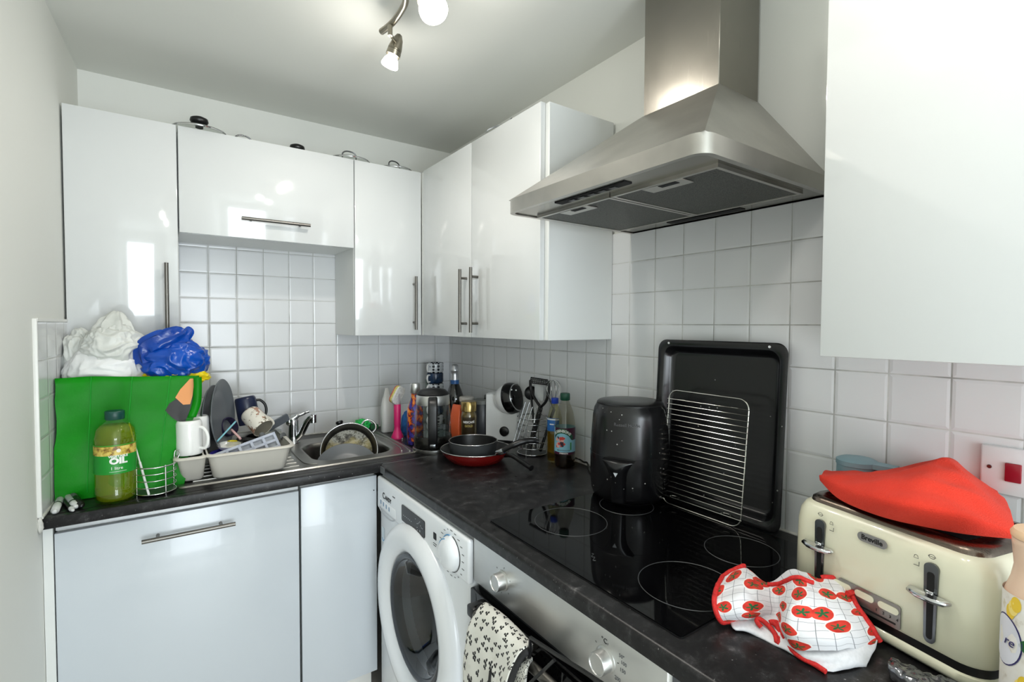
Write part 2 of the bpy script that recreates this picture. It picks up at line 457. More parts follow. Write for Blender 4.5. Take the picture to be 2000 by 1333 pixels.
loft(bm, [[Vector((x, y, HH)) for x, y in b], [Vector((x, y, CZ)) for x, y in tp]])
part('canopy', bm, M_hood, hd, smooth=0)
bm = bmn(); box(bm, cx0, 0, cy0, cy1, CZ-.01, CEIL-HZ0-.001, .0015, 1); part('chimney', bm, M_hood2, hd)
bm = bmn(); box(bm, hx+.015, -.002, -hy+.015, hy-.015, .003, .007); part('underside_panel', bm, M_hood2, hd)
M_mesh = NT('grease_filter_mesh'); _c = M_mesh.coord(); _w = M_mesh.add('ShaderNodeTexVoronoi', i_0=_c, i_Scale=420.)
M_mesh.bsdf(Base_Color=M_mesh.ramp(_w.outputs[0], (.0, lin((120, 120, 114))), (.6, lin((70, 71, 67)))), Metallic=.7, Roughness=.5, Normal=M_mesh.bump(_w.outputs[0], .4, .001)); M_mesh = M_mesh.m
for y0, y1 in ((.006, .262), (-.262, -.006)):
    bm = bmn(); box(bm, -.395, -.085, y0, y1, -.003, .004, .001, 1); f = part('grease_filter', bm, M_mesh, hd)
    bm = bmn()
    for q in ((-.399, -.391, y0-.004, y1+.004), (-.089, -.081, y0-.004, y1+.004), (-.391, -.089, y0-.004, y0+.004), (-.391, -.089, y1-.004, y1+.004)): box(bm, *q, -.0045, .0035)
    part('frame', bm, M_hood, f)
    yc = (y0+y1)/2
    bm = bmn(); box(bm, -.392, -.352, yc-.05, yc+.05, -.0055, -.003, .001, 1); l = part('latch', bm, M_hood, f)
    bm = bmn(); box(bm, -.388, -.374, yc-.032, yc+.01, -.0065, -.0052); part('latch_slot', bm, M_dark, l)
bm = bmn(); box(bm, -.452, -.428, -.09, .13, .0005, .004); cs = part('control_strip', bm, M_dark, hd)
for k in range(5):
    bm = bmn(); box(bm, -.447, -.434, -.06+k*.032, -.04+k*.032, -.002, .001, .001, 1); part('button', bm, M_black, cs)
bm = bmn(); box(bm, -.045, -.02, -.1, .12, .001, .0035); part('rear_slot', bm, M_dark, hd)

# ---------------------------------------------------------------- ceiling spotlights
M_lampm = steel_mat('satin_nickel', (150, 145, 132), 2, .28, .05)
SPOT_W = 8.6; GLOW_W = 1.15
M_bulb = mat('lit_bulb', (255, 250, 238), .3, emit=14)
fx = thing('spotlight_bar', 'brushed nickel curved ceiling spotlight bar with lit bulbs', 'ceiling light', (-.70, -1.16, CEIL))
o = Vector(fx.location)
bar = [at(745, 62, 2, 2.228), at(757, 53, 2, 2.228), at(772, 38, 2, 2.229), at(790, 10, 2, 2.231), at(802, -22, 2, 2.233), Vector((-.655, -1.22, 2.235)), Vector((-.66, -1.40, 2.235)), Vector((-.72, -1.58, 2.235)), Vector((-.775, -1.76, 2.235)), Vector((-.77, -1.92, 2.235)), Vector((-.72, -2.12, 2.235))]
bm = bmn(); tube(bm, [p-o for p in spline(bar, 6)], .0085, 14); part('bar', bm, M_lampm, fx, smooth=60)
bm = bmn(); lathe(bm, [(0, 0), (.05, 0), (.05, -.02), (.045, -.026), (0, -.026)], 40, Matrix.Translation(bar[7]-o+Vector((0, 0, CEIL-bar[7].z-.0005)))); part('ceiling_rose', bm, M_lampm, fx)
bm = bmn(); tube(bm, [bar[7]-o, bar[7]-o+Vector((0, 0, CEIL-bar[7].z-.02))], .006, 10); part('stem', bm, M_lampm, fx)
def spot_head(anchor, nose, face):
    anchor = Vector(anchor); nose = Vector(nose); face = Vector(face); ax = (face-nose); L = ax.length; ax.normalize()
    M = Matrix.Translation(nose-o) @ rot_to(ax).to_matrix().to_4x4()
    bm = bmn(); k = L/.1
    lathe(bm, [(0, 0), (.008*k, .004*k), (.015*k, .018*k), (.0195*k, .04*k), (.0205*k, .046*k), (.0192*k, .047*k), (.0192*k, .049*k), (.0207*k, .05*k), (.0192*k, .051*k), (.0192*k, .053*k), (.021*k, .054*k), (.0215*k, .066*k), (.0195*k, .066*k), (.018*k, .05*k), (0, .05*k)], 32, M); h = part('lamp_head', bm, M_lampm, fx, smooth=40)
    bm = bmn(); lathe(bm, [(0, .055*k), (.012*k, .056*k), (.0135*k, .068*k), (.02*k, .078*k), (.025*k, .092*k), (.025*k, .097*k), (.0235*k, .0985*k), (0, .1005*k)], 32, M); part('bulb', bm, M_bulb, h, smooth=40)
    side = nose-o + ax*L*.28
    a = anchor-o
    bm = bmn(); tube(bm, [a, a+Vector((0, 0, -.028))], .0065, 12); tube(bm, [a+Vector((0, 0, -.024)), side], .005, 10); part('bracket', bm, M_lampm, fx, smooth=50)
    near = face.y > -1.5
    for nm, kind, w_ in (('spot_beam', 'SPOT', SPOT_W*(1 if near else .42)), ('bulb_glow', 'POINT', GLOW_W*(1 if near else .8))):   # the beam, and the light the frosted glass spills sideways
        ld = bpy.data.lights.new(nm, kind); ld.energy = w_; ld.color = (1, .95, .88); ld.shadow_soft_size = .022 if near else .05
        if kind == 'SPOT': ld.spot_size = math.radians(176); ld.spot_blend = .7
        lo = bpy.data.objects.new(nm, ld); COL.objects.link(lo); lo.location = face + ax*(.004 if kind == 'SPOT' else .03); lo.rotation_mode = 'QUATERNION'; lo.rotation_quaternion = Vector((0, 0, -1)).rotation_difference(ax)
# head 1: its nose, bulb face and the bar joint as the picture shows them, all about 1.5 m from the camera
n1 = Vector(at(781, 66, 1, -.955)); f1 = Vector(at(760, 131, 1, -.93)); spot_head(at(762, 50, 2, 2.22), n1, f1)
n2 = Vector(at(822, -38, 1, -1.12)); f2 = Vector(at(848, 22, 1, -1.20)); spot_head(at(812, -52, 2, 2.225), n2, f2)
n3 = Vector((-.765, -1.765, 2.205)); spot_head(bar[8], n3, Vector((-.80, -1.81, 2.145)))
n4 = Vector((-.705, -2.09, 2.205)); spot_head(bar[10], n4, Vector((-.675, -2.11, 2.13)))

# ---------------------------------------------------------------- light from the window behind the camera
W = bpy.data.worlds.new('sky'); SC.world = W; W.use_nodes = True
bgn = W.node_tree.nodes.get('Background') or W.node_tree.nodes.new('ShaderNodeBackground')
bgn.inputs[0].default_value = (.82, .92, 1, 1); bgn.inputs[1].default_value = 1.0
al = bpy.data.lights.new('window_daylight', 'AREA'); al.shape = 'RECTANGLE'; al.size = WX1-WX0-.1; al.size_y = WZ1-WZ0-.1; al.energy = 52; al.color = (.86, .94, 1)
ao = bpy.data.objects.new('window_daylight', al); COL.objects.link(ao); ao.location = ((WX0+WX1)/2, RY+.02, (WZ0+WZ1)/2); ao.rotation_euler = (PI/2, 0, 0)

# ---------------------------------------------------------------- worktops and base units
ZT = .9
bm = bmn()
box(bm, -1.4905, -.003, -.632, -.598, .87, ZT, .003, 2)
BX0, BX1, BY0, BY1 = -.79, -.487, -.492, -.182
prism(bm, [(wl(-.598)+.003, -.5982), (BX0, -.5982), (BX0, -.001), (wl(0)+.003, -.001)], .87, ZT)
box(bm, BX1, -.001, -.5982, -.001, .87, ZT); box(bm, BX0, BX1, -.5982, BY0, .87, ZT); box(bm, BX0, BX1, BY1, -.001, .87, ZT)
tag(link('worktop', bm, M_top), 'dark mottled worktop along the back wall holding the sink', 'worktop', 'dark mottled worktops')
bm = bmn(); y0, y1 = -.6335, -2.9
prof = [(-.001, .87), (-.001, ZT)] + [(-.605+.011-.011*math.sin(a), ZT-.011+.011*math.cos(a)) for a in (PI/2*k/6 for k in range(7))] + [(-.605, .87)]
loft(bm, [[Vector((x, y, z)) for x, z in prof] for y in (y0, y1)])
w2 = tag(link('worktop', bm, M_top), 'dark mottled worktop along the right wall holding the hob', 'worktop', 'dark mottled worktops')
bm = bmn(); box(bm, -.596, -.002, -.6345, -.6315, .87, .9008); part('joint_strip', bm, mat('alloy_strip', (150, 150, 148), .35, .9), w2)
bm = bmn(); box(bm, -.6065, -.6035, -.672, -.634, .871, .894); part('end_trim', bm, mat('grey_edging', (96, 99, 101), .45), w2)

def carcass(bm, x0, x1, y0, y1, z0, z1, t=.016):
    box(bm, x0, x0+t, y0, y1, z0, z1); box(bm, x1-t, x1, y0, y1, z0, z1); box(bm, x0+t, x1-t, y0, y1, z0, z0+t); box(bm, x0+t, x1-t, y1-t, y1, z0+t, z1)
    box(bm, x0+t, x1-t, y0, y0+t, z1-.03, z1)
t = thing('base_cabinet', 'wide white base unit under the drainer with a long horizontal bar handle', 'cabinet', (-1.47, 0, 0), 0, 'white base units')
bm = bmn(); carcass(bm, .004, .600, -.578, -.03, .13, .869); part('body', bm, M_carc, t)
bm = bmn(); box(bm, .001, .599, -.60, -.581, .135, .845, .0015); d = part('door', bm, mat('satin_white_door', (202, 208, 214), .22, coat=.2), t)
bar_handle(d, (.298, -.60, .790), XX, .228, (0, -1, 0), .034, gap=.155)
bm = bmn(); box(bm, .002, .60, -.585, -.579, .848, .8685); part('drip_strip', bm, mat('alloy_drip', (175, 177, 178), .35, .6), t)
bm = bmn(); box(bm, .0, .86, -.54, -.525, .0, .128); part('plinth', bm, M_trim, t)
t = thing('base_cabinet', 'narrow handleless white base unit in the corner beside the washing machine', 'cabinet', (-.866, 0, 0), 0, 'white base units')
bm = bmn(); carcass(bm, .003, .255, -.578, -.03, .13, .869); part('body', bm, M_carc, t)
bm = bmn(); box(bm, .002, .2585, -.60, -.581, .135, .853, .0015); part('door', bm, mat('satin_white_door', (202, 208, 214)), t)
bm = bmn(); lathe(bm, [(0, 0), (.002, 0), (.002, .001), (0, .001)], 12, frame((.248, -.6002, .80), (1, 0, 0), (0, 0, 1))); part('screw_hole', bm, M_dark, t)
bm = bmn(); prism(bm, [(wl(-.6)+.001, -.6), (-1.4715, -.6), (-1.4715, -.575), (wl(-.575)+.001, -.575)], 0, .868); tag(link('filler_panel', bm, M_carc), 'slim white filler strip between the left wall and the wide base unit', 'panel')

# ---------------------------------------------------------------- washing machine
WF = -.604
wm = thing('washing_machine', 'white front-loading washing machine under the right worktop', 'washing machine', (WF, -.942, 0))
HWM = .327
DY, DZ = .001, .502
def rr_on(dx, r, k):                                    # outline of the machine front, one point per angle
    out = []
    for i in range(k):
        a = 2*PI*i/k; c, s_ = math.cos(a), math.sin(a)
        y0, y1, z0, z1 = -HWM+dx-DY, HWM-dx-DY, .02+dx-DZ, .858-dx-DZ
        t_ = min((y1 if c > 0 else y0)/c if abs(c) > 1e-6 else 9, (z1 if s_ > 0 else z0)/s_ if abs(s_) > 1e-6 else 9)
        out.append((DY+c*t_, DZ+s_*t_))
    return out
angs = sorted({2*PI*i/128 for i in range(128)})
bm = bmn(); K_ = 128
loft(bm, [[Vector((x, DY+r*math.cos(2*PI*i/K_), DZ+r*math.sin(2*PI*i/K_))) for i in range(K_)] for x, r in ((.06, .19), (0, .19))] +
     [[Vector((x, y, z)) for y, z in rr_on(d, 0, K_)] for x, d in ((0, .020), (.004, .009), (.012, .002), (.02, 0), (.56, 0))], False, True)
part('body', bm, M_wm, wm, smooth=45)
bm = bmn(); box(bm, -.007, .012, -HWM, HWM, .742, .8575, .008, 4); cp = part('control_panel', bm, M_wm, wm, smooth=40)
XF = frame((0, 0, 0), (0, -1, 0), (0, 0, 1))            # front face: x to the right, y up
def ff(x, y, z): return frame((x, y, z), (0, -1, 0), (0, 0, 1))
# door
M = frame((-.001, DY, DZ), (0, -1, 0), (0, 0, 1))
bm = bmn(); lathe(bm, [(.277, -.004), (.277, .004), (.272, .018), (.255, .031), (.232, .035), (.210, .030), (.195, .018), (.189, .006), (.185, .004), (.180, .010), (.176, .004), (.176, -.03)], 96, M); dr = part('door', bm, M_wm, wm, smooth=60)
bm = bmn(); lathe(bm, [(.1865, .003), (.186, .012), (.178, .015), (.168, .010), (.164, -.01), (.164, -.02), (.180, -.02), (.1865, .003)], 96, M); part('seal_ring', bm, mat('grey_seal', (70, 74, 80), .25, .3), dr, smooth=60)
bm = bmn(); lathe(bm, [(.166, .008), (.158, .004), (.142, -.02), (.125, -.06), (.10, -.085), (.05, -.10), (0, -.104)], 64, M); part('glass', bm, clear('porthole_glass', (.24, .27, .30), .02, 1.6, 1.3), dr, smooth=180)
bm = bmn(); lathe(bm, [(.2, -.005), (.19, -.06), (.16, -.1), (.158, -.16), (.21, -.17), (.22, -.4), (0, -.42)], 64, M)
part('drum', bm, mat('drum_steel', (74, 77, 82), .4, .6, nscale=30, namt=.5), wm, smooth=40)
bm = bmn(); lathe(bm, [(0, .016), (.02, .016), (.03, .012), (.034, .004), (.034, 0)], 24, frame((-.001, DY-.172, DZ+.055), (0, -.38, .9), (0, -.9, -.38)), sx=2.2, sy=.55); part('door_grip', bm, mat('dark_grip', (38, 40, 43), .3), dr, smooth=60)
# drawer with finger scoop
bm = bmn(); box(bm, -.0085, .01, .150, .305, .748, .788, .007, 3); dw = part('detergent_drawer', bm, M_wm, cp, smooth=40)
bm = bmn(); tube(bm, spline([(-.009, .300, .752), (-.0095, .27, .741), (-.0095, .225, .737), (-.0095, .18, .741), (-.009, .152, .752)], 6), .0022, 8); part('scoop_edge', bm, mat('shaded_seam', (168, 172, 178), .5), cp)
# display
bm = bmn(); prism(bm, rrect(-.0855, .0855, -.0255, .0255, .006), 0, .0022, ff(-.0071, .012, .797)); ds = part('display', bm, M_blackglass, cp)
bm = bmn()
random.seed(3)
for k in range(14):
    x = .02+.05*random.random(); y = -.018+.036*random.random(); prism(bm, rrect(x, x+.004, y, y+.0018, .0005, 2), .0022, .0025, ff(-.0071, .012, .797))
for k in range(6):
    x = -.07+.012*k; prism(bm, rrect(x, x+.003, -.006, -.004, .0005, 2), .0022, .0025, ff(-.0071, .012, .797))
part('indicator', bm, mat('pale_mark', (190, 195, 200), .5), ds)
# programme dial
M = ff(-.007, -.236, .792)
bm = bmn(); lathe(bm, [(.046, 0), (.046, .003), (.043, .012), (.036, .021), (.02, .025), (0, .026)], 48, M); kn = part('dial', bm, M_wm, cp, smooth=60)
bm = bmn()
for a0, a1, r in ((95, 150, .0475), (100, 165, .040)):
    tube(bm, [M @ Vector((r*math.cos(math.radians(a)), r*math.sin(math.radians(a)), .004 if r > .045 else .017)) for a in range(a0, a1+1, 5)], .0014, 6)
part('blue_arc', bm, mat('blue_print', (80, 150, 200), .5), kn, 'blue printed arc')
bm = bmn()
for a0, a1 in ((-80, 80), (-130, -95)):
    tube(bm, [M @ Vector((.048*math.cos(math.radians(a)), .048*math.sin(math.radians(a)), .001)) for a in range(a0, a1+1, 5)], .0009, 5)
part('dial_ring', bm, M_ink, kn)
bm = bmn()
random.seed(5)
for k in range(20):                                     # printed programme names round the dial, too small to read
    a = 2*PI*k/20; Mk = M @ Matrix.Rotation(0, 4, 'Z'); x, y = .066*math.cos(a), .06*math.sin(a)
    if x > .06 and abs(y) < .01: x = .062
    w_ = random.uniform(.006, .013); prism(bm, rrect(x-w_/2, x+w_/2, y-.0012, y+.0012, .0005, 2), 0, .0003, Mk)
for k in range(7):
    x, y = -.075+.022*k, -.045-.004*k*.2; prism(bm, rrect(x, x+.012, y, y+.002, .0005, 2), 0, .0003, ff(-.0071, .012, .797))
for k in range(3): prism(bm, rrect(-.085, -.06, -.036-.007*k, -.0345-.007*k, .0005, 2), 0, .0003, ff(-.0071, .012, .797))
part('programme_print', bm, M_grey, cp)
bm = bmn(); F_ = ff(-.0071, -.138, .792)
prism(bm, rrect(-.010, .010, .0, .020, .003), 0, .0003, F_); prism(bm, rrect(-.010, .012, -.012, -.010, .0005), 0, .0003, F_); prism(bm, rrect(-.010, .008, -.018, -.016, .0005), 0, .0003, F_)
prism(bm, rrect(.046, .054, -.004, .004, .001), 0, .0003, F_)
part('lock_symbol', bm, M_ink, cp)
bm = bmn()
for k in range(4): prism(bm, [(x*.0045+.300*0, z) for x, z in ((-1, -.007), (1, -.007), (1, .004), (.3, .008), (-.3, .008), (-1, .004))], 0, .0003, ff(-.0088, .285-.026*k, .774-.001*k))
part('drawer_symbols', bm, mat('blue_grey_print', (120, 150, 180), .5), cp)
bm = bmn(); prism(bm, rrect(-.013, .013, -.026, .026, .006), 0, .0004, ff(-.0004, .285, .655)); part('sticker', bm, mat('clear_sticker', (205, 217, 226), .3), wm)
bm = bmn(); tube(bm, [ff(-.0007, .285, .655) @ Vector((.009*math.cos(a), -.012+.009*math.sin(a), 0)) for a in (PI+PI*k/10 for k in range(11))], .0012, 5); part('sticker_mark', bm, mat('blue_print', (80, 150, 200)), wm)
q0, q1 = at(748, 966, 0, WF-.0075), at(766, 978, 0, WF-.0075); cn = text('lettering', 'C', .030, M_ink, cp, ff(-.0075, q0.y+.942-.006, q0.z-.004), bold=.0006)
text('lettering', 'ANDY', .020, M_ink, cp, ff(-.0075, q0.y+.942-.048, q0.z-.006), bold=.0006)
text('lettering', 'smart', .010, M_grey, cp, ff(-.0075, .168, .824))

# ---------------------------------------------------------------- oven
OF = -.585
ov = thing('oven', 'built-in oven with a stainless steel fascia and two knobs below the hob', 'oven', (OF, -1.565, 0))
bm = bmn(); box(bm, .0, .5, -.29, .29, .0, .868); part('body', bm, mat('oven_housing', (50, 52, 55), .5), ov)
bm = bmn(); box(bm, -.014, -.0002, -.292, .292, .757, .866, .0025, 2); fa = part('fascia', bm, M_steel, ov)
bm = bmn(); box(bm, -.024, -.0002, -.291, .291, .15, .742, .003, 2); od = part('door', bm, M_blackglass, ov)
def knob(py_, pz_, r):
    M = ff(-.014, py_, pz_)
    bm = bmn(); lathe(bm, [(r*1.18, 0), (r*1.18, .002), (r*1.05, .003), (r*1.0, .004), (r, .021), (r*.96, .0235), (r*.88, .0235), (r*.85, .0215), (0, .0215)], 48, M); k = part('knob', bm, M_steel, fa, smooth=35)
    bm = bmn()
    for a in range(0, 360, 60): tube(bm, [M @ Vector((r*1.5*math.cos(math.radians(a+20)), r*1.5*math.sin(math.radians(a+20)), .0002)), M @ Vector((r*1.68*math.cos(math.radians(a+20)), r*1.68*math.sin(math.radians(a+20)), .0002))], .0006, 4)
    part('tick_marks', bm, M_ink, k)
q1 = at(974, 1137, 0, -.61); q2 = at(1174, 1294, 0, -.61)
knob(q1.y+1.565, q1.z, .0195); knob(q2.y+1.565, q2.z, .0195)
def fy(px, py): q = at(px, py, 0, OF-.0145); return ff(-.0145, q.y+1.565, q.z)
text('lettering', '°C', .013, M_ink, fa, fy(1180, 1252)); text('lettering', '50°', .009, M_grey, fa, fy(1214, 1284)); text('lettering', '100', .009, M_grey, fa, fy(1218, 1298)); text('lettering', '150', .009, M_grey, fa, fy(1216, 1312)); text('lettering', '200', .009, M_grey, fa, fy(1206, 1327))
# door handle
bm = bmn(); tube(bm, [(-.058, .205, .727), (-.058, -.255, .727)], .0105, 18); hn = part('handle', bm, M_handle, od, smooth=50)
for y in (.225, -.245):
    bm = bmn(); box(bm, -.066, -.022, y-.02, y+.012, .712, .740, .005); part('post', bm, M_black, hn)

# ---------------------------------------------------------------- hob
hb = thing('hob', 'black glass ceramic hob set into the right worktop', 'hob', (-.31, -1.569, ZT))
bm = bmn(); prism(bm, rrect(-.25, .25, -.283, .283, .006), 0, .0045); part('glass', bm, M_blackglass, hb)
bm = bmn(); prism(bm, rrect(-.2515, .2515, -.2845, .2845, .007), 0, .002); part('frame', bm, mat('hob_edge', (40, 40, 41), .3, .6), hb)
M_ringp = mat('printed_ring', (66, 68, 70), .4)
for x, y, r in ((-.085, .163, .09), (-.105, -.19, .09), (.115, .16, .072), (.115, -.17, .075)):
    bm = bmn(); tube(bm, [(x+r*math.cos(2*PI*k/64), y+r*math.sin(2*PI*k/64), .0046) for k in range(64)], .0008, 4, closed=True); part('cooking_zone', bm, M_ringp, hb)
q = at(1165, 1091, 2, ZT)
bm = bmn(); tube(bm, spline([(q.x+.31+.004*math.sin(k*1.9)-.0045*k*.6, q.y+1.569+.014-.004*k, .0047) for k in range(8)], 4), .0007, 4); part('logo_script', bm, M_ringp, hb)

# ---------------------------------------------------------------- sink and tap
sk = thing('sink', 'stainless steel inset sink with drainer in the back worktop', 'sink', (-.81, -.325, ZT))
SX0, SX1, SY0, SY1 = -.393, .385, -.230, .225
ox, oy = -.81, -.325
bm = bmn()
ho = rrect(BX0-ox+.004, BX1-ox-.004, BY0-oy+.004, BY1-oy-.004, .075, 8)
N = len(ho)
def flange_pt(p):                                       # push a hole point out to the flange edge, keeping the ring's order
    return p
out = rrect(SX0, SX1, SY0, SY1, .02, 8)
zb = -.165
rings = [out, [(x*.99, y*.99) for x, y in out]]
r0 = ring(bm, [Vector((x, y, .0005)) for x, y in out]); r1 = ring(bm, [Vector((x, y, .005)) for x, y in rrect(SX0+.004, SX1-.004, SY0+.004, SY1-.004, .018, 8)]); skin(bm, r0, r1)
r1b = ring(bm, [Vector((x, y, .003)) for x, y in rrect(SX0+.012, SX1-.012, SY0+.012, SY1-.012, .014, 8)]); skin(bm, r1, r1b)
hr = [ring(bm, [Vector((x, y, z)) for x, y in rrect(BX0-ox+.004+d, BX1-ox-.004-d, BY0-oy+.004+d, BY1-oy-.004-d, .075, 8)]) for d, z in ((-.012, .003), (-.004, .002), (0, -.002), (.004, -.02), (.01, -.14), (.03, -.162))]
skin(bm, r1b, hr[0])
for a, b in zip(hr, hr[1:]): skin(bm, a, b)
bm.faces.new(hr[-1])
part('basin', bm, M_sink, sk, smooth=35)
bm = bmn()
for k in range(7): tube(bm, [(-.35, -.18+.045*k, .0035), (-.04-.01*k*0, -.18+.045*k, .0035)], .0035, 8)
tube(bm, spline([(.34, .16, .0035), (.352, .05, .0035), (.352, -.12, .0035), (.335, -.185, .0035)], 6), .003, 8)
tube(bm, spline([(.366, .18, .0035), (.372, .05, .0035), (.372, -.12, .0035), (.362, -.2, .0035)], 6), .003, 8)
tube(bm, spline([(.02, -.19, .0035), (-.012, -.17, .0035), (-.02, -.1, .0035), (-.02, .05, .0035)], 6), .003, 8)
part('drainer_ribs', bm, M_sink, sk, smooth=60)
bm = bmn(); lathe(bm, [(.032, .001), (.03, .003), (.02, .002), (0, .001)], 32, Matrix.Translation((.14, 0, -.162))); part('plug_hole', bm, M_chrome, sk)

tb = Vector((-.795, -.135, ZT+.003))
tp_ = thing('tap', 'chrome mixer tap behind the sink bowl with its lever raised', 'tap', tb)
def Lp(px, py, y=-.135): return at(px, py, 1, y)-tb
bm = bmn(); lathe(bm, [(0, 0), (.026, 0), (.026, .004), (.022, .008), (.021, .03), (.020, .075), (.021, .092), (.018, .100), (0, .103)], 28); part('body', bm, M_chrome, tp_, smooth=40)
bm = bmn(); tube(bm, spline([(.006, -.006, .014), Lp(588, 848, -.155), Lp(599, 826, -.175), Lp(606, 817, -.185), Lp(613, 813, -.19)], 5), [.0135]*15+[.0135]*6, 14); tube(bm, [Lp(612, 814, -.19)+Vector((0, 0, .008)), Lp(612, 826, -.19)], .0125, 18); part('spout', bm, M_chrome, tp_, smooth=50)
bm = bmn(); tube(bm, spline([Vector((-.012, 0, .085)), Lp(565, 824), Lp(578, 814), Lp(592, 808), Lp(603, 804)], 6), [.014]*8+[.011]*6+[.008]*6+[.006]*5, 12); part('lever', bm, M_chrome, tp_, smooth=60)

# ---------------------------------------------------------------- things standing in the sink
pan = thing('stock_pot', 'steel pot with a stained burnt inside standing tilted in the sink', 'pot', (-.622, -.325, .885), rot=rot_to((-.24, -.90, .36)))
bm = bmn(); R = .108
lathe(bm, [(0, -.054), (R*.86, -.054), (R*.95, -.046), (R*.98, -.03), (R, .012), (R+.003, .016), (R-.002, .016), (R*.955, -.03), (R*.92, -.044), (R*.86, -.049)], 64); part('body', bm, mat('dull_pot_steel', (62, 60, 57), .38, .7, nscale=14, namt=.3), pan, smooth=50)
bm = bmn(); tube(bm, [((R+.001)*math.cos(2*PI*k/64), (R+.001)*math.sin(2*PI*k/64), .0165) for k in range(64)], .0026, 8, closed=True); part('rim', bm, M_chrome, pan, smooth=60)
t = NT('burnt_food_residue'); v = t.noise(34, 8, t.coord(), .75); w = t.noise(11, 3, t.coord())
col = t.ramp(v, (.38, lin((40, 38, 34))), (.48, lin((120, 116, 104))), (.54, lin((206, 203, 190))), (.64, lin((92, 88, 78))))
col = t.mix(t.ramp(w, (.48, (0, 0, 0)), (.62, (.8, .8, .8))), col, rgba((200, 184, 120)))
t.bsdf(Base_Color=col, Roughness=.55, Normal=t.bump(v, .6, .003))
bm = bmn(); lathe(bm, [(R*.86, -.0488), (0, -.0488)], 48); part('residue', bm, t.m, pan, 'pale burnt-on food on the bottom')
for a in (35, 215):
    a = math.radians(a); d = Vector((math.cos(a), math.sin(a), 0)); e = Vector((-math.sin(a), math.cos(a), 0)); c = d*(R+.004)
    bm = bmn(); tube(bm, spline([c-e*.028, c-e*.028+d*.02, c-e*.012+d*.034, c+e*.012+d*.034, c+e*.028+d*.02, c+e*.028], 5), .004, 8); part('ring_handle', bm, M_chrome, pan, smooth=60)
M_slate = mat('slate_stoneware', (104, 108, 112), .32)
def plate(label, loc, axis, r, group='grey stoneware plates'):
    t = thing('plate', label, 'plate', loc, rot=rot_to(axis), group=group)
    bm = bmn(); lathe(bm, [(0, 0), (r*.6, 0), (r*.68, .003), (r*.97, .018), (r, .021), (r*.985, .0225), (r*.7, .008), (r*.62, .005), (0, .005)], 64); part('body', bm, M_slate, t, smooth=50); return t
plate('grey plate in the sink leaning in front of the stained pot', (-.655, -.408, .828), (-.10, -.62, .78), .118)
bm = bmn(); lathe(bm, [(0, 0), (.010, 0), (.010, .008), (.015, .012), (.014, .020), (0, .022)], 20, Matrix.Translation((-.004, R+.003, -.02)) @ rot_to((0, 1, 0)).to_matrix().to_4x4()); part('knob', bm, M_black, pan, 'small black knob', smooth=60)

# green net scourer behind the sink and a sponge block beside it
q = at(710, 840, 1, -.075)
t = NT('green_net'); vo = t.add('ShaderNodeTexVoronoi', i_0=t.coord(), i_Scale=160.); b = t.bsdf(Base_Color=t.ramp(vo.outputs[0], (.1, lin((6, 120, 40))), (.6, lin((40, 205, 95)))), Roughness=.35, Normal=t.bump(vo.outputs[0], .6, .002))
bm = bmn(); blob(bm, (-.487, -.068, .929), (.036, .026, .028), 4, .3, 1.8, 5); tag(link('scourer', bm, t.m, smooth=60), 'bright green net scourer behind the sink bowl', 'scourer')
bm = bmn(); box(bm, -.452, -.412, -.085, -.04, .9045, .929, .006, 3); tag(link('sponge', bm, mat('dark_green_sponge', (28, 84, 48), .9, nscale=90, namt=.5), smooth=60), 'dark green sponge between the net scourer and the white spray bottle', 'sponge')

# ---------------------------------------------------------------- dish rack
M_rack = mat('beige_rack_plastic', (205, 200, 190), .35)
RZ = .9075
rk = thing('dish_rack', 'beige plastic dish rack with a side cutlery cup on the drainer', 'dish rack', (-1.03, -.40, RZ))
def tub(bm, bot, top, z0, z1, th=.003, r=.02):
    bx0, bx1, by0, by1 = bot; tx0, tx1, ty0, ty1 = top
    loft(bm, [[Vector((x, y, z1)) for x, y in rrect(tx0, tx1, ty0, ty1, r)], [Vector((x, y, z0+.006)) for x, y in rrect(bx0, bx1, by0, by1, r)], [Vector((x, y, z0)) for x, y in rrect(bx0+.006, bx1-.006, by0+.006, by1-.006, r-.004)]], False, True)
    loft(bm, [[Vector((x, y, z1)) for x, y in rrect(tx0+th, tx1-th, ty0+th, ty1-th, r-.002)], [Vector((x, y, z0+.008)) for x, y in rrect(bx0+th, bx1-th, by0+th, by1-th, r-.002)]], False, True)
bm = bmn(); tub(bm, (-.078, .134, -.138, .15), (-.092, .15, -.152, .165), 0, .078, r=.025); part('tray', bm, M_rack, rk, smooth=50)
bm = bmn(); tub(bm, (-.158, -.102, -.115, .08), (-.172, -.096, -.150, .10), 0, .078, r=.014); part('cutlery_cup', bm, M_rack, rk, smooth=50)
bm = bmn()
def rimring(bm, x0, x1, y0, y1, w, r, z0, z1):
    o = rrect(x0-w, x1+w, y0-w, y1+w, r+w); i = rrect(x0+.002, x1-.002, y0+.002, y1-.002, r)
    loft(bm, [[Vector((x, y, z0)) for x, y in i], [Vector((x, y, z0-.004)) for x, y in o], [Vector((x, y, z0)) for x, y in rrect(x0-w-.003, x1+w+.003, y0-w-.003, y1+w+.003, r+w)], [Vector((x, y, z1)) for x, y in o], [Vector((x, y, z1)) for x, y in i], [Vector((x, y, z0)) for x, y in i]], False, False)
rimring(bm, -.092, .15, -.152, .165, .009, .025, .078, .083); rimring(bm, -.170, -.103, -.150, .10, .008, .014, .078, .083)
part('rim', bm, M_rack, rk, smooth=50)
bm = bmn()
for k in range(8): box(bm, -.06+.026*k, -.056+.026*k, .02, .14, .008, .04, .001, 1)
part('plate_dividers', bm, M_rack, rk)

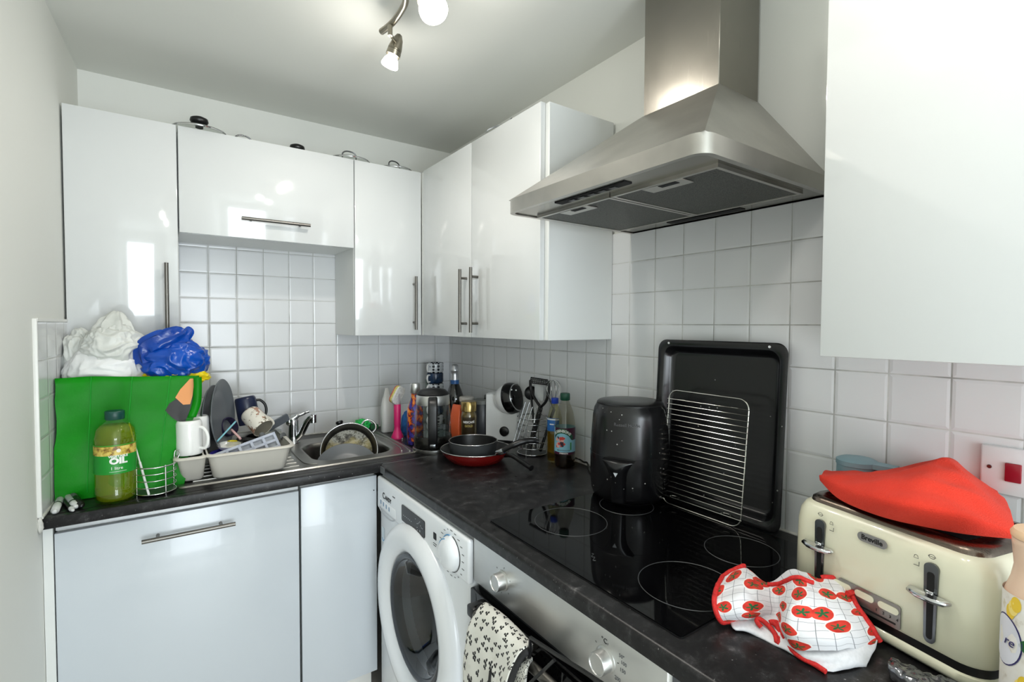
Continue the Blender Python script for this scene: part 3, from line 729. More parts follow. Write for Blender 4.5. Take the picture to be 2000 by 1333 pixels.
# plates standing on edge at the left of the rack
plate('tallest dark grey plate standing on edge in the dish rack', (-1.082, -.345, 1.082), (.93, -.36, .05), .122, 'grey stoneware plates in the rack')
plate('dark grey plate standing behind the tallest one, next to the green bag', (-1.108, -.335, 1.066), (.93, -.36, .05), .118, 'grey stoneware plates in the rack')

def roll_of(axis, r):
    if not isinstance(r, (tuple, Vector)): return r
    q = rot_to(axis); d = Vector(r)
    return max(range(0, 360, 5), key=lambda a: (q @ Vector((math.cos(math.radians(a)), math.sin(math.radians(a)), 0))).dot(d))
def mug(label, loc, axis, r, h, m, inner, hang, group='mugs on the dish rack', hm=None, taper=.94, roll=0, pattern=None):
    """origin at the mug's foot, axis points from foot to mouth"""
    t = thing('mug', label, 'mug', loc, rot=rot_to(axis) @ Quaternion((0, 0, 1), math.radians(roll_of(axis, roll))), group=group)
    bm = bmn(); lathe(bm, [(0, .002), (r*taper*.8, .002), (r*taper*.84, 0), (r*taper*.93, .002), (r*taper, .010), (r, h-.003), (r-.0012, h), (r-.003, h-.001)], 40); part('body', bm, m, t, smooth=50)
    bm = bmn(); lathe(bm, [(r-.0029, h-.001), (r-.0035, h-.004), (r*taper-.004, .012), (r*taper*.75, .006), (0, .005)], 40); part('inside', bm, inner, t, smooth=50)
    bm = bmn(); tube(bm, spline([(r*.96, 0, h*.82), (r+.016, 0, h*.82), (r+.025, 0, h*.66), (r+.024, 0, h*.42), (r+.012, 0, h*.24), (r*.95, 0, h*.2)], 6), .0048, 10); part('handle', bm, hm or m, t, smooth=60)
    return t
zr = RZ+.0835
mug('plain white mug upside down on the cutlery cup, nearest the front', (-1.168, -.498, zr+.106), (0, 0, -1), .037, .105, M_china, M_china, 0, roll=(.75, -.65, 0), hm=M_china)
mug('plain white mug upside down behind the front white mug', (-1.138, -.432, zr+.106), (0, 0, -1), .030, .105, M_china, M_china, 0, roll=(-.3, 1, 0))
M_navy = mat('navy_mug', (26, 34, 62), .28); M_inn = mat('black_inside', (18, 18, 20), .3)
mug('navy blue mug upside down with a black handle at the back of the rack', (-.988, -.272, 1.126), (.16, -.12, -.97), .0375, .10, M_navy, M_inn, 0, roll=(1, .1, .3), hm=M_black)
t = NT('cream_floral_glaze'); n_ = t.noise(42, 4, t.coord(), .6); w = t.noise(16, 2, t.coord())
col = t.mix(t.ramp(n_, (.54, (0, 0, 0)), (.60, (1, 1, 1))), rgba((226, 221, 209)), t.ramp(w, (.4, lin((96, 84, 66))), (.55, lin((176, 132, 110)))))
t.bsdf(Base_Color=col, Roughness=.25); M_cream = t.m
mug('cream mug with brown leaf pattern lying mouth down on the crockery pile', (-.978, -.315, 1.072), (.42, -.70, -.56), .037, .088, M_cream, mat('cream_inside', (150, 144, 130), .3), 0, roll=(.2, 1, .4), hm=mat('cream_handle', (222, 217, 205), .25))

# ice cube tray: an open frame of bars with a cup behind each opening
t0 = Vector(at(416, 888, 1, -.515)); t1 = Vector(at(538, 843, 1, -.475)); ex = (t1-t0); L = ex.length; ex.normalize()
lo_ = Vector(at(552, 880, 1, -.508))-t1; Wd = .056; ey = -(lo_); M = frame(t0+lo_.normalized()*Wd, ex, ey)
ic = thing('ice_cube_tray', 'frosted clear plastic ice cube tray slanting across the front of the rack', 'ice tray'); ic.matrix_world = M
M_ice = milky('frosted_plastic', (206, 212, 226), .62, .25)
M_icec = milky('frosted_cup', (226, 230, 238), .5, .2)
nC = 5; bw = .008; cw = (L-bw)/nC; ch = (Wd-bw)/2
bm = bmn()
for i in range(nC+1): box(bm, cw*i, cw*i+bw, 0, Wd, -.0008, .0008)
for j in range(3): box(bm, 0, L, ch*j, ch*j+bw, -.0008, .0008)
part('frame', bm, M_ice, ic)
for i in range(nC):
    for j in range(2):
        bm = bmn(); x0, x1, y0, y1 = cw*i+bw*.8, cw*(i+1)+bw*.2, ch*j+bw*.8, ch*(j+1)+bw*.2
        loft(bm, [[Vector((x, y, 0)) for x, y in rrect(x0, x1, y0, y1, .003, 3)], [Vector((x, y, -.014)) for x, y in rrect(x0+.003, x1-.003, y0+.003, y1-.003, .003, 3)]], False, True); part('ice_cup', bm, M_icec, ic, smooth=50)

# cutlery and small things heaped in the rack
def blade(name, label, cat, P0, P1, w, th, m, hm=None, hl=0, up=(0, -1, .3), group='cutlery heaped in the dish rack'):
    P0, P1 = Vector(P0), Vector(P1); e = P1-P0; L = e.length; M = frame(P0, e, Vector(up).cross(e) if False else up)
    t = thing(name, label, cat, group=group); t.matrix_world = M
    bm = bmn(); prism(bm, rrect(hl, L, -w/2, w/2, min(w/2.2, .006)), -th/2, th/2); part('blade', bm, m, t, smooth=40)
    if hl:
        bm = bmn(); box(bm, 0, hl+.004, -w*.45, w*.45, -th*1.6, th*1.6, th, 2); part('handle', bm, hm, t, smooth=50)
    return t
blade('knife_guard', 'pale teal plastic knife guard sticking up from the rack', 'knife guard', at(423, 864, 1, -.43), at(460, 824, 1, -.39), .020, .005, mat('teal_plastic', (112, 172, 184), .4))
blade('peg', 'pale pink plastic piece beside the teal knife guard', 'peg', at(470, 858, 1, -.42), at(452, 840, 1, -.37), .013, .006, mat('pink_plastic', (222, 178, 176), .4))
blade('scraper', 'yellow plastic scraper under the pink piece in the rack', 'scraper', at(446, 862, 1, -.40), at(470, 862, 1, -.38), .018, .004, mat('yellow_plastic', (226, 206, 40), .4))
def bowl(name, label, cat, c, axis, r, d, m, sx=1):
    t = thing(name, label, cat, c, rot=rot_to(axis), group='cutlery heaped in the dish rack')
    bm = bmn(); lathe(bm, [(0, -d), (r*.6, -d*.85), (r*.9, -d*.4), (r, 0), (r*.96, 0), (r*.86, -d*.35), (r*.55, -d*.75), (0, -d*.86)], 32, sx=sx); part('body', bm, m, t, smooth=60); return t
bowl('bowl', 'small white bowl low in the rack behind the ice tray', 'bowl', at(447, 868, 1, -.415), (0, -.12, 1), .036, .02, M_china)
bowl('bowl', 'purple and blue bowl half hidden below the small white bowl', 'bowl', at(437, 884, 1, -.44), (0, -.1, 1), .04, .026, mat('purple_glaze', (58, 52, 150), .25, nscale=30, namt=.6))
t = thing('spatula', 'grey slotted silicone spatula lying at the right end of the rack', 'spatula', group='cutlery heaped in the dish rack')
P0 = Vector(at(523, 838, 1, -.30)); t.matrix_world = frame(P0, Vector(at(558, 818, 1, -.29))-P0, (0, -.35, 1))
bm = bmn(); prism(bm, rrect(0, .083, -.014, .018, .006), -.003, .003); part('blade', bm, mat('grey_silicone', (92, 97, 104), .5), t, smooth=40)
bm = bmn(); tube(bm, [(.005, .0, 0), (-.05, -.02, -.03), (-.09, -.04, -.045)], .005, 10); part('handle', bm, M_black, t)
t = thing('ladle', 'black plastic ladle lying under the cream mug in the rack', 'ladle', group='cutlery heaped in the dish rack')
t.location = at(490, 858, 1, -.41)
bm = bmn(); tube(bm, spline([(-.04, .02, .0), (0, 0, -.004), (.03, -.01, -.012), (.06, 0, -.02)], 5), [.006, .007, .008, .009, .009, .009, .009, .009, .009, .009, .008, .008, .007, .006, .005, .004], 10); part('handle', bm, M_black, t, smooth=60)
bm = bmn(); lathe(bm, [(0, -.014), (.018, -.011), (.026, 0), (.024, 0), (.016, -.009), (0, -.011)], 28, Matrix.Translation((.045, -.005, -.012))); part('bowl', bm, M_black, t, smooth=60)
for lb, a, b in (('spoon with its round end facing out of the cream mug', (512, 853, -.445), (500, 872, -.36)), ('thin steel spoon standing at the right end of the rack', (553, 853, -.40), (540, 872, -.36))):
    t = thing('spoon', lb, 'spoon', group='cutlery heaped in the dish rack'); p = Vector(at(a[0], a[1], 1, a[2])); q = Vector(at(b[0], b[1], 1, b[2])); t.location = p
    bm = bmn(); tube(bm, [(0, 0, 0), q-p], .0022, 8); part('handle', bm, M_chrome, t)
    bm = bmn(); lathe(bm, [(0, -.004), (.010, -.002), (.012, 0), (.0, .001)], 20, rot_to((.3, -.9, .4)).to_matrix().to_4x4() @ Matrix.Diagonal((1, 1.25, 1, 1))); part('bowl', bm, M_chromed, t, smooth=60)
t = thing('glass_tumbler', 'clear glass tumbler upside down at the right end of the rack', 'glass', (-.905, -.335, RZ+.012), group='cutlery heaped in the dish rack')
bm = bmn(); lathe(bm, [(.033, 0), (.030, .085), (0, .088), (0, .084), (.028, .081), (.031, 0), (.033, 0)], 32); part('body', bm, clear('tumbler_glass', (.93, .95, .95)), t, smooth=50)
t = thing('cup', 'dark purple cup lying behind the teal knife guard', 'cup', at(450, 833, 1, -.31), rot=rot_to((.5, -.6, .3)), group='cutlery heaped in the dish rack')
bm = bmn(); lathe(bm, [(0, -.06), (.026, -.06), (.032, -.05), (.034, 0), (.031, 0), (.028, -.05), (0, -.054)], 32); part('body', bm, mat('dark_purple', (44, 38, 66), .25), t, smooth=50)
t = thing('cup', 'black cup buried in the rack below the navy mug', 'cup', (-.955, -.30, .945), rot=rot_to((.2, -.3, 1)), group='cutlery heaped in the dish rack')
bm = bmn(); lathe(bm, [(0, -.03), (.034, -.03), (.042, -.015), (.044, .03), (.041, .03), (.038, -.015), (0, -.024)], 32); part('body', bm, M_black, t, smooth=50)

# ---------------------------------------------------------------- things in the corner
kt = thing('kettle', 'glass electric kettle with a black handle facing the room', 'kettle', (-.363, -.556, ZT))
ang = math.atan2(-.90, -.44)                            # handle side, towards the room
bm = bmn(); lathe(bm, [(0, 0), (.078, 0), (.080, .004), (.079, .016), (.074, .019), (0, .019)], 56); part('power_base', bm, steel_mat('kettle_steel', (150, 150, 148), 0, .25, .05), kt, smooth=40)
bm = bmn(); lathe(bm, [(0, .021), (.0735, .021), (.0745, .024), (.0735, .062), (.072, .064), (0, .064)], 56); part('lower_body', bm, mat('dark_kettle_band', (56, 55, 53), .22, .85), kt, smooth=40)
bm = bmn(); lathe(bm, [(.0725, .064), (.0715, .1), (.0685, .15), (.0655, .186)], 56); part('glass_wall', bm, clear('kettle_glass', (.90, .92, .92), .02, 1.5), kt, smooth=180)
bm = bmn(); lathe(bm, [(0, .066), (.070, .066), (.0695, .092), (0, .0922)], 48); part('water', bm, clear('water', (.86, .91, .89), .01, 1.33), kt, smooth=40)
bm = bmn(); lathe(bm, [(.0655, .184), (.0665, .186), (.0645, .219), (.062, .223), (.058, .221), (.060, .19)], 56); part('steel_collar', bm, M_steel, kt, smooth=40)
bm = bmn(); lathe(bm, [(.063, .222), (.064, .227), (.05, .240), (.02, .246), (0, .247)], 48); part('lid', bm, M_black, kt, smooth=50)
K = Matrix.Rotation(ang, 4, 'Z')
bm = bmn(); sp = spline([(.062, 0, .213), (.085, 0, .213), (.105, 0, .195), (.108, 0, .15), (.106, 0, .09), (.097, 0, .05), (.076, 0, .036)], 6)
loft(bm, [[K @ (p + Vector((x*n_.x, y, x*n_.z))) for x, y in rrect(-.008, .008, -.018, .018, .007, 4)] for p, n_ in ((sp[i], Vector((-(sp[min(i+1, len(sp)-1)]-sp[max(i-1, 0)]).z, 0, (sp[min(i+1, len(sp)-1)]-sp[max(i-1, 0)]).x)).normalized()) for i in range(len(sp)))])
h = part('handle', bm, M_black, kt, smooth=50)
bm = bmn(); box(bm, -.003, .004, -.011, .011, .034, .048, .002, 2, K @ Matrix.Translation((.104, 0, 0))); part('switch', bm, M_chromed, h)

# pots on the counter
fp = thing('frying_pan', 'red frying pan with a dark non-stick inside under the grey saucepan', 'pan', (-.297, -.775, ZT))
R = .130
M_non = mat('non_stick', (20, 20, 21), .38); M_red = mat('red_enamel', (128, 22, 20), .22, coat=.3); M_rim = mat('polished_rim', (200, 200, 198), .2, 1)
bm = bmn(); lathe(bm, [(0, 0), (R*.66, 0), (R*.72, .003), (R*.9, .026), (R*.985, .045)], 64); part('outside', bm, M_red, fp, smooth=50)
bm = bmn(); lathe(bm, [(R*.97, .045), (R*.88, .028), (R*.70, .006), (0, .006)], 64); part('inside', bm, M_non, fp, smooth=50)
bm = bmn(); tube(bm, [(R*.98*math.cos(2*PI*k/64), R*.98*math.sin(2*PI*k/64), .0455) for k in range(64)], .0022, 8, closed=True); part('rim', bm, M_rim, fp, smooth=60)
p0 = Vector((R*.86*.55, -R*.86*.83, .03)); p1 = Vector(at(1038, 915, 2, .918))-Vector(fp.location)
bm = bmn(); tube(bm, spline([p0, p0.lerp(p1, .3)+Vector((0, 0, .012)), p0.lerp(p1, .7)+Vector((0, 0, .006)), p1], 6), [.009]*6+[.0085]*6+[.009]*6+[.010], 12); part('handle', bm, M_black, fp, smooth=60)
sp_ = thing('saucepan', 'dark grey saucepan with a curved black handle standing in the red frying pan', 'pan', (-.302, -.765, ZT+.0065))
R = .090
bm = bmn(); lathe(bm, [(0, 0), (R*.80, 0), (R*.86, .003), (R*.93, .02), (R*.985, .066)], 64); part('outside', bm, mat('grey_enamel', (74, 76, 78), .35, .3), sp_, smooth=50)
bm = bmn(); lathe(bm, [(R*.97, .066), (R*.92, .02), (R*.86, .006), (0, .005)], 64); part('inside', bm, M_non, sp_, smooth=50)
bm = bmn(); tube(bm, [(R*.98*math.cos(2*PI*k/64), R*.98*math.sin(2*PI*k/64), .0665) for k in range(64)], .002, 8, closed=True); part('rim', bm, M_rim, sp_, smooth=60)
lo = Vector(sp_.location)
a0 = Vector(at(966, 884, 2, .957))-lo; a1 = Vector(at(978, 882, 2, .965))-lo
hp_ = [Vector(at(x, y, 2, z))-lo for x, y, z in ((980, 883, .966), (995, 874, .985), (1015, 865, 1.0), (1035, 861, 1.005), (1052, 863, 1.0))]
bm = bmn(); tube(bm, spline(hp_, 6), [.008]*8+[.0105]*8+[.0095]*5+[.008]*4, 14); hh = part('handle', bm, M_black, sp_, smooth=60)
bm = bmn(); tube(bm, [hp_[0]*.85, hp_[0]*.93, hp_[0], hp_[0].lerp(hp_[1], .25)], [.009, .0105, .011, .0105], 14); part('collar', bm, M_chrome, hh, smooth=50)

# washing-up things on the sink corner
t = thing('spray_bottle', 'plain white cleaning bottle with a slanted neck beside the sink corner', 'bottle', (-.388, -.135, ZT))
bm = bmn(); loft(bm, [[Vector((x*s+dx, y*s, z)) for x, y in rrect(-.031, .031, -.021, .021, .016, 5)] for z, s, dx in ((0, .93, 0), (.004, 1, 0), (.08, 1.0, 0), (.12, .93, -.001), (.150, .72, -.003), (.172, .45, -.004), (.195, .28, -.005), (.203, .24, -.005))]); part('body', bm, mat('soft_white_plastic', (216, 217, 214), .4), t, smooth=60)
t = thing('dish_brush', 'pink-handled washing-up brush standing on its foot with a striped sponge head', 'brush', (-.402, -.285, ZT))
bm = bmn(); lathe(bm, [(0, 0), (.026, 0), (.027, .006), (.019, .026), (.014, .04), (.0135, .055), (.0145, .06), (.0155, .145), (.014, .15), (0, .15)], 28); part('handle', bm, mat('hot_pink', (214, 40, 112), .35), t, smooth=50)
bm = bmn(); lathe(bm, [(.0135, .15), (.0135, .195), (.011, .21), (0, .213)], 24); part('soap_tube', bm, milky('clear_tube', (190, 185, 195), .45, .2), t, smooth=50)
hd_ = frame(Vector(at(776, 772, 1, -.285))-Vector(t.location), Vector(at(786, 748, 1, -.285))-Vector(at(762, 796, 1, -.285)), (.4, -.9, .0))
for nm, z0, z1, c in (('head_plate', -.012, -.003, (225, 225, 222)), ('sponge_layer', -.003, .008, (206, 200, 118)), ('scouring_pad', .008, .014, (190, 92, 78))):
    bm = bmn(); prism(bm, rrect(-.040, .040, -.022, .022, .018, 5), 0, 1); 
    for v in bm.verts: v.co = hd_ @ Vector((v.co.x, z0+(z1-z0)*v.co.z if False else v.co.y*.9, 0)) if False else hd_ @ Vector((v.co.x, -(z0+(z1-z0)*v.co.z), v.co.y))
    part(nm, bm, mat('brush_'+nm, c, .8, nscale=120, namt=.25), t, smooth=40)
wb_ = at(811, 868, 2, ZT)
t = NT('galaxy_print'); n1_ = t.noise(42, 5, t.mapping(t.coord(), (1, 1, .7)), .6, 0)
col = t.ramp(n1_, (.30, lin((18, 20, 60))), (.42, lin((74, 60, 170))), (.50, lin((30, 22, 50))), (.56, lin((190, 50, 24))), (.64, lin((250, 150, 40))), (.74, lin((60, 40, 110))))
t.bsdf(Base_Color=col, Roughness=.2, Coat_Weight=.5); M_gal = t.m
t = thing('water_bottle', 'steel water bottle with an orange and purple swirl print beside the kettle', 'bottle', (wb_.x, wb_.y, ZT))
bm = bmn(); lathe(bm, [(0, .001), (.030, 0), (.033, .004), (.0335, .02), (.0335, .13), (.031, .155), (.022, .18), (.0175, .192), (.0165, .215), (0, .215)], 36); part('body', bm, M_gal, t, smooth=50)
bm = bmn(); lathe(bm, [(.018, .213), (.0205, .216), (.0205, .248), (.018, .254), (0, .255)], 32); part('cap', bm, M_steel, t, smooth=40)
bm = bmn(); blob(bm, (-.352, -.262, .955), (.022, .018, .055), 9, .22, 1.6, 4); tag(link('cloth', bm, mat('blue_cloth', (36, 104, 176), .8, nscale=60, namt=.3), smooth=60), 'crumpled blue cloth behind the pink brush', 'cloth')
bm = bmn(); lathe(bm, [(.010, 0), (.0135, .001), (.0135, .005), (.010, .006), (.0075, .005), (.0075, .001), (.010, 0)], 24, Matrix.Translation((at(786, 857, 2, .9).x, at(786, 857, 2, .9).y, .9005))); tag(link('key_ring', bm, M_chrome, smooth=60), 'small round metal ring lying by the foot of the pink brush', 'ring')

# patterned mugs stacked in the corner
t = NT('blue_patterned_glaze'); uv = t.mapping(t.coord(), (1, 1, 1)); vo = t.add('ShaderNodeTexVoronoi', i_0=uv, i_Scale=62., i_Randomness=.15)
t.bsdf(Base_Color=t.ramp(vo.outputs[0], (.40, lin((26, 30, 44))), (.46, lin((214, 218, 222)))), Roughness=.15); M_hex = t.m
M_bl = mat('navy_weave_glaze', (34, 58, 88), .2, nscale=90, namt=.5)
mx, my = -.128, -.095
for k, (m_, lb) in enumerate(((M_hex, 'spotted mug at the bottom of the corner stack, hidden behind the kettle'), (M_bl, 'navy mug second from the bottom of the corner stack'), (M_hex, 'spotted mug third from the bottom of the corner stack'), (M_hex, 'black and white spotted mug of the corner stack, just above the kettle lid'), (M_bl, 'navy blue mug second from the top of the corner stack'), (M_hex, 'black and white spotted mug on top of the corner stack'))):
    t = thing('mug', lb, 'mug', (mx, my, ZT+.0515*k), math.radians(205), 'patterned mugs stacked in the corner')
    bm = bmn(); lathe(bm, [(0, .001), (.032, 0), (.039, .004), (.041, .010), (.041, .048), (.040, .0508), (.0375, .050), (.0375, .010), (0, .006)], 36); part('body', bm, m_, t, smooth=45)
    bm = bmn(); tube(bm, spline([(.039, 0, .042), (.055, 0, .042), (.060, 0, .026), (.053, 0, .010), (.039, 0, .010)], 5), .0042, 8); part('handle', bm, M_china, t, smooth=60)
bp = at(880, 842, 2, ZT)
cb = thing('wine_bottle', 'dark sparkling wine bottle with silver foil neck in front of the stacked mugs', 'bottle', (-.158, -.355, ZT))
bm = bmn(); lathe(bm, [(0, .002), (.036, 0), (.042, .004), (.0425, .15), (.040, .175), (.03, .205), (.019, .232), (.017, .235)], 40); part('glass', bm, mat('dark_bottle_glass', (10, 12, 10), .06, coat=.5), cb, smooth=50)
bm = bmn(); lathe(bm, [(.0195, .229), (.020, .248), (.0185, .2485)], 32); part('neck_label', bm, mat('blue_label', (36, 84, 140), .4), cb, 'blue neck band')
bm = bmn(); lathe(bm, [(.0187, .248), (.0182, .27), (.0175, .285), (.019, .287), (.019, .296), (.017, .299), (.017, .312), (.012, .318), (0, .319)], 32); part('foil', bm, mat('silver_foil', (190, 192, 196), .3, .9, bscale=60, bstr=.6), cb, smooth=50)
q = at(836, 800, 1, -.09)
t = thing('glass_bottle', 'clear glass bottle showing only its neck behind the kettle', 'bottle', (q.x, -.09, ZT)); bm = bmn(); lathe(bm, [(0, .001), (.03, 0), (.032, .01), (.031, .12), (.016, .17), (.015, .215), (.0165, .217), (.0165, .226), (.014, .226), (.013, .17), (.028, .12), (.029, .01), (0, .004)], 32); part('body', bm, clear('bottle_glass', (.86, .9, .88)), t, smooth=50)

# coffee jar, packet, canister, tin
M_cof = clear('coffee_glass', (.62, .5, .3), .03, 1.5)
t = thing('coffee_jar', 'instant coffee jar with a gold lid standing behind the saucepan', 'jar', (-.172, -.507, ZT))
bm = bmn(); lathe(bm, [(0, .001), (.030, 0), (.034, .004), (.0345, .11), (.032, .124), (.0285, .130), (0, .130)], 36); part('jar', bm, mat('coffee_in_glass', (96, 82, 44), .12, coat=1, nscale=50, namt=.45), t, smooth=50)
bm = bmn(); lathe(bm, [(.029, .130), (.0335, .132), (.0335, .168), (.031, .172), (0, .172)], 36); part('lid', bm, mat('gold_lid', (176, 152, 96), .22, .9), t, smooth=40)
fa_ = math.atan2(CAM.y+.507, CAM.x+.172)
bm = bmn(); wrap_patch(bm, .0349, .018, .108, fa_-.85, fa_+.85, 16, 2); part('label', bm, mat('dark_brown_label', (52, 42, 26), .3), t, 'dark brown label')
text('lettering', 'NESCAFÉ', .0125, mat('label_white', (236, 236, 232), .5), t, wrap=(.0352, .088, fa_), bold=.0004); text('lettering', 'GOLD', .0125, mat('label_gold', (196, 176, 96), .4), t, wrap=(.0352, .072, fa_), bold=.0003)
t = thing('packet', 'narrow orange food packet leaning beside the coffee jar', 'packet', (-.205, -.455, ZT), .35)
bm = bmn(); loft(bm, [[Vector((x*s+dx, y*d, z)) for x, y in rrect(-.014, .014, -.03, .03, .004, 3)] for z, s, d, dx in ((0, .9, 1, -.004), (.01, 1, 1, -.004), (.07, 1, .9, .0), (.13, .75, .8, .006), (.152, .25, .8, .009))]); part('wrapper', bm, mat('orange_wrapper', (206, 92, 52), .35), t, smooth=50)
t = thing('canister', 'dark grey storage canister between the coffee jar and the coffee machine', 'canister', (-.093, -.485, ZT)); bm = bmn(); lathe(bm, [(0, 0), (.036, 0), (.038, .004), (.038, .15), (.036, .153), (0, .153)], 36); part('body', bm, mat('dark_canister', (58, 60, 64), .35), t, smooth=40); bm = bmn(); lathe(bm, [(.0385, .153), (.0385, .168), (.034, .172), (0, .173)], 36); part('lid', bm, mat('canister_lid', (112, 114, 110), .4), t, smooth=40)
t = thing('tin', 'short round tin with a pale lid behind the coffee jar', 'tin', (-.130, -.415, ZT)); bm = bmn(); lathe(bm, [(0, 0), (.032, 0), (.032, .165), (0, .165)], 36); part('body', bm, mat('tin_body', (112, 106, 96), .4, .4), t, smooth=40); bm = bmn(); lathe(bm, [(.033, .158), (.0335, .175), (.028, .178), (0, .178)], 36); part('lid', bm, mat('tin_lid', (190, 186, 178), .35), t, smooth=40)

# coffee machine
c0 = Vector(at(948, 861, 2, ZT)); c1 = Vector(at(1008, 866, 2, ZT)); e = (c1-c0); W_ = e.length
cm = thing('coffee_machine', 'white and black capsule coffee machine with a ball-shaped head in the corner', 'coffee machine'); cm.matrix_world = frame(c0, e, Vector((0, 0, 1)).cross(e))
def cmv(px, py, d=0): return cm.matrix_world.inverted() @ Vector(atp(px, py, c0+cm.matrix_world.to_3x3() @ Vector((0, d, 0)), cm.matrix_world.to_3x3() @ Vector((0, 1, 0))))
tl = cmv(945, 768, .02); tr = cmv(1008, 806, .0)
bm = bmn()
prof = [(0, .006), (W_, .006), (W_+.004, .10), (W_, .16), (W_*.75, .185), (W_*.45, .185), (W_*.2, tl.z+.003), (0, tl.z), (-.001, .10)]
D = .10
rs = []
for y, ins in ((.0, .006), (.006, 0), (.06, 0), (D, .006)):
    cx_ = W_/2; rs.append([Vector((cx_+(x-cx_)*(1-ins/cx_*.6), y, max(.004, z-ins*.6))) for x, z in prof])
loft(bm, rs); part('body', bm, mat('machine_white', (238, 238, 238), .22, coat=.4), cm, smooth=45)
bm = bmn(); box(bm, -.002, W_+.002, -.002, D, 0, .008, .002); part('foot', bm, M_black, cm)
bm = bmn(); hc = cmv(996, 779, .015); ax = (cm.matrix_world.to_3x3().inverted() @ (CR*.80 - CF*.52 + Vector((0, 0, .22)))).normalized()
MH = Matrix.Translation(hc) @ rot_to(ax).to_matrix().to_4x4(); R = .068
lathe(bm, [(0, -R*1.12), (R*.34, -R*.98), (R*.62, -R*.78), (R*.84, -R*.52), (R*.96, -R*.22), (R*.985, .0)], 48, MH); part('head_shell', bm, mat('machine_white', (0, 0, 0)), cm, smooth=60)
bm = bmn(); lathe(bm, [(R*.985, -.0), (R*1.0, R*.02), (R*.985, R*.2), (R*.93, R*.4), (R*.83, R*.58), (R*.62, R*.76), (R*.3, R*.87), (0, R*.90)], 48, MH); hb_ = part('head_cap', bm, M_blackg, cm, 'glossy black cap', smooth=45)
bm = bmn(); lathe(bm, [(R*.835, R*.565), (R*.855, R*.575), (R*.84, R*.61), (R*.80, R*.61)], 48, MH); part('chrome_ring', bm, M_chrome, hb_, smooth=60)
for px_, py_ in ((1000, 757), (1015, 753)):
    q = cmv(px_, py_, -.045); d = (q-hc); n_ = d.normalized(); p = hc+n_*(R*1.0)
    bm = bmn(); lathe(bm, [(0, .0025), (.003, .0025), (.0034, 0)], 14, Matrix.Translation(p) @ rot_to(n_).to_matrix().to_4x4()); part('button', bm, M_white, hb_)
q = cmv(985, 843, 0)
bm = bmn(); lathe(bm, [(.021, -.004), (.021, .003), (.019, .006), (0, .0065)], 36, frame((q.x, -.0005, q.z), (1, 0, 0), (0, 0, 1))); part('knob', bm, M_black, cm, smooth=50)
bm = bmn(); box(bm, -.02, -.002, .03, .09, .03, tl.z-.01, .003); part('water_tank', bm, clear('tank_plastic', (.55, .56, .55)), cm)
bm = bmn(); lathe(bm, [(0, -.02), (.012, -.02), (.013, .015), (.008, .02), (0, .02)], 20, Matrix.Translation(hc+Vector((.055, .03, .04)))); part('lever_knob', bm, M_black, cm, smooth=50)

# utensil basket with tools
ub = Vector((-.066, -.815, ZT)); R = .058
def wire_basket(label, loc, R, H, rings, m, group=None, scallop=0):
    t = thing('wire_basket', label, 'basket', loc, 0, group)
    for k in range(rings):
        z = .006+(H-.008)*k/(rings-1); bm = bmn(); tube(bm, [(R*math.cos(2*PI*i/40), R*math.sin(2*PI*i/40), z) for i in range(40)], .0016 if 0 < k < rings-1 else .0022, 6, closed=True); part('ring', bm, m, t, smooth=60)
    for k in range(4):
        a = 2*PI*k/4+.5; bm = bmn(); tube(bm, [(R*math.cos(a), R*math.sin(a), 0), (R*math.cos(a), R*math.sin(a), H+.002)], .002, 6); part('upright', bm, m, t, smooth=60)
    bm = bmn()
    lathe(bm, [(R, .004), (R, .006), (0, .006), (0, .004)], 32); part('base', bm, mat('mesh_base', (96, 98, 98), .4, .7), t)
    return t
ubt = wire_basket('chrome wire utensil basket by the right wall holding black cooking tools', ub, R, .145, 7, M_chrome, 'wire baskets')
bm = bmn(); tube(bm, [ub*0+Vector((-.03, -.05, .13)), Vector((-.02, -.048, .185)), Vector((-.035, -.045, .19)), Vector((-.06, -.03, .10)), Vector((-.065, -.02, .02))], .002, 6); part('hook', bm, M_chrome, ubt, smooth=60)
def Up(px, py, x=-.06): return Vector(at(px, py, 0, x))
M_spk = NT('speckled_black'); n_ = M_spk.noise(420, 2, M_spk.coord()); M_spk.bsdf(Base_Color=M_spk.ramp(n_, (.62, lin((18, 18, 19))), (.68, lin((200, 200, 198)))), Roughness=.35); M_spk = M_spk.m
t = thing('masher', 'black potato masher with a speckled handle standing upside down in the utensil basket', 'masher', ub); L0 = ub
hN = Up(1056, 796, -.062); hB = Vector((-.075, -.805, ZT+.012))
bm = bmn(); tube(bm, spline([hB, hB.lerp(hN, .5), hN], 6), [.0095]*5+[.011]*4+[.0095]*4, 12); part('handle', bm, M_spk, t, smooth=60)
for v in t.children: v.data.transform(Matrix.Translation(-L0))
g0, g1, g2, g3 = Up(1037, 738, -.06), Up(1070, 743, -.05), Up(1069, 752, -.085), Up(1036, 748, -.09)
bm = bmn(); tube(bm, [p-L0 for p in spline([hN, Up(1044, 778, -.062), Up(1037, 760, -.062), Up(1036, 743, -.066)], 5)], .0055, 8); tube(bm, [p-L0 for p in spline([hN, Up(1066, 785, -.062), Up(1071, 768, -.062), Up(1071, 748, -.064)], 5)], .0055, 8); part('frame', bm, M_black, t, smooth=60)
bm = bmn(); n = 5
tube(bm, [p-L0 for p in (g0, g1, g2, g3)], .003, 6, closed=True)
for k in range(1, 8): tube(bm, [g0.lerp(g1, k/8)-L0, g3.lerp(g2, k/8)-L0], .002, 6)
for k in range(1, 3): tube(bm, [g0.lerp(g3, k/3)-L0, g1.lerp(g2, k/3)-L0], .002, 6)
part('grid', bm, M_black, t, smooth=60)
t = thing('whisk', 'steel balloon whisk standing in the utensil basket behind the squash bottle', 'whisk', ub)
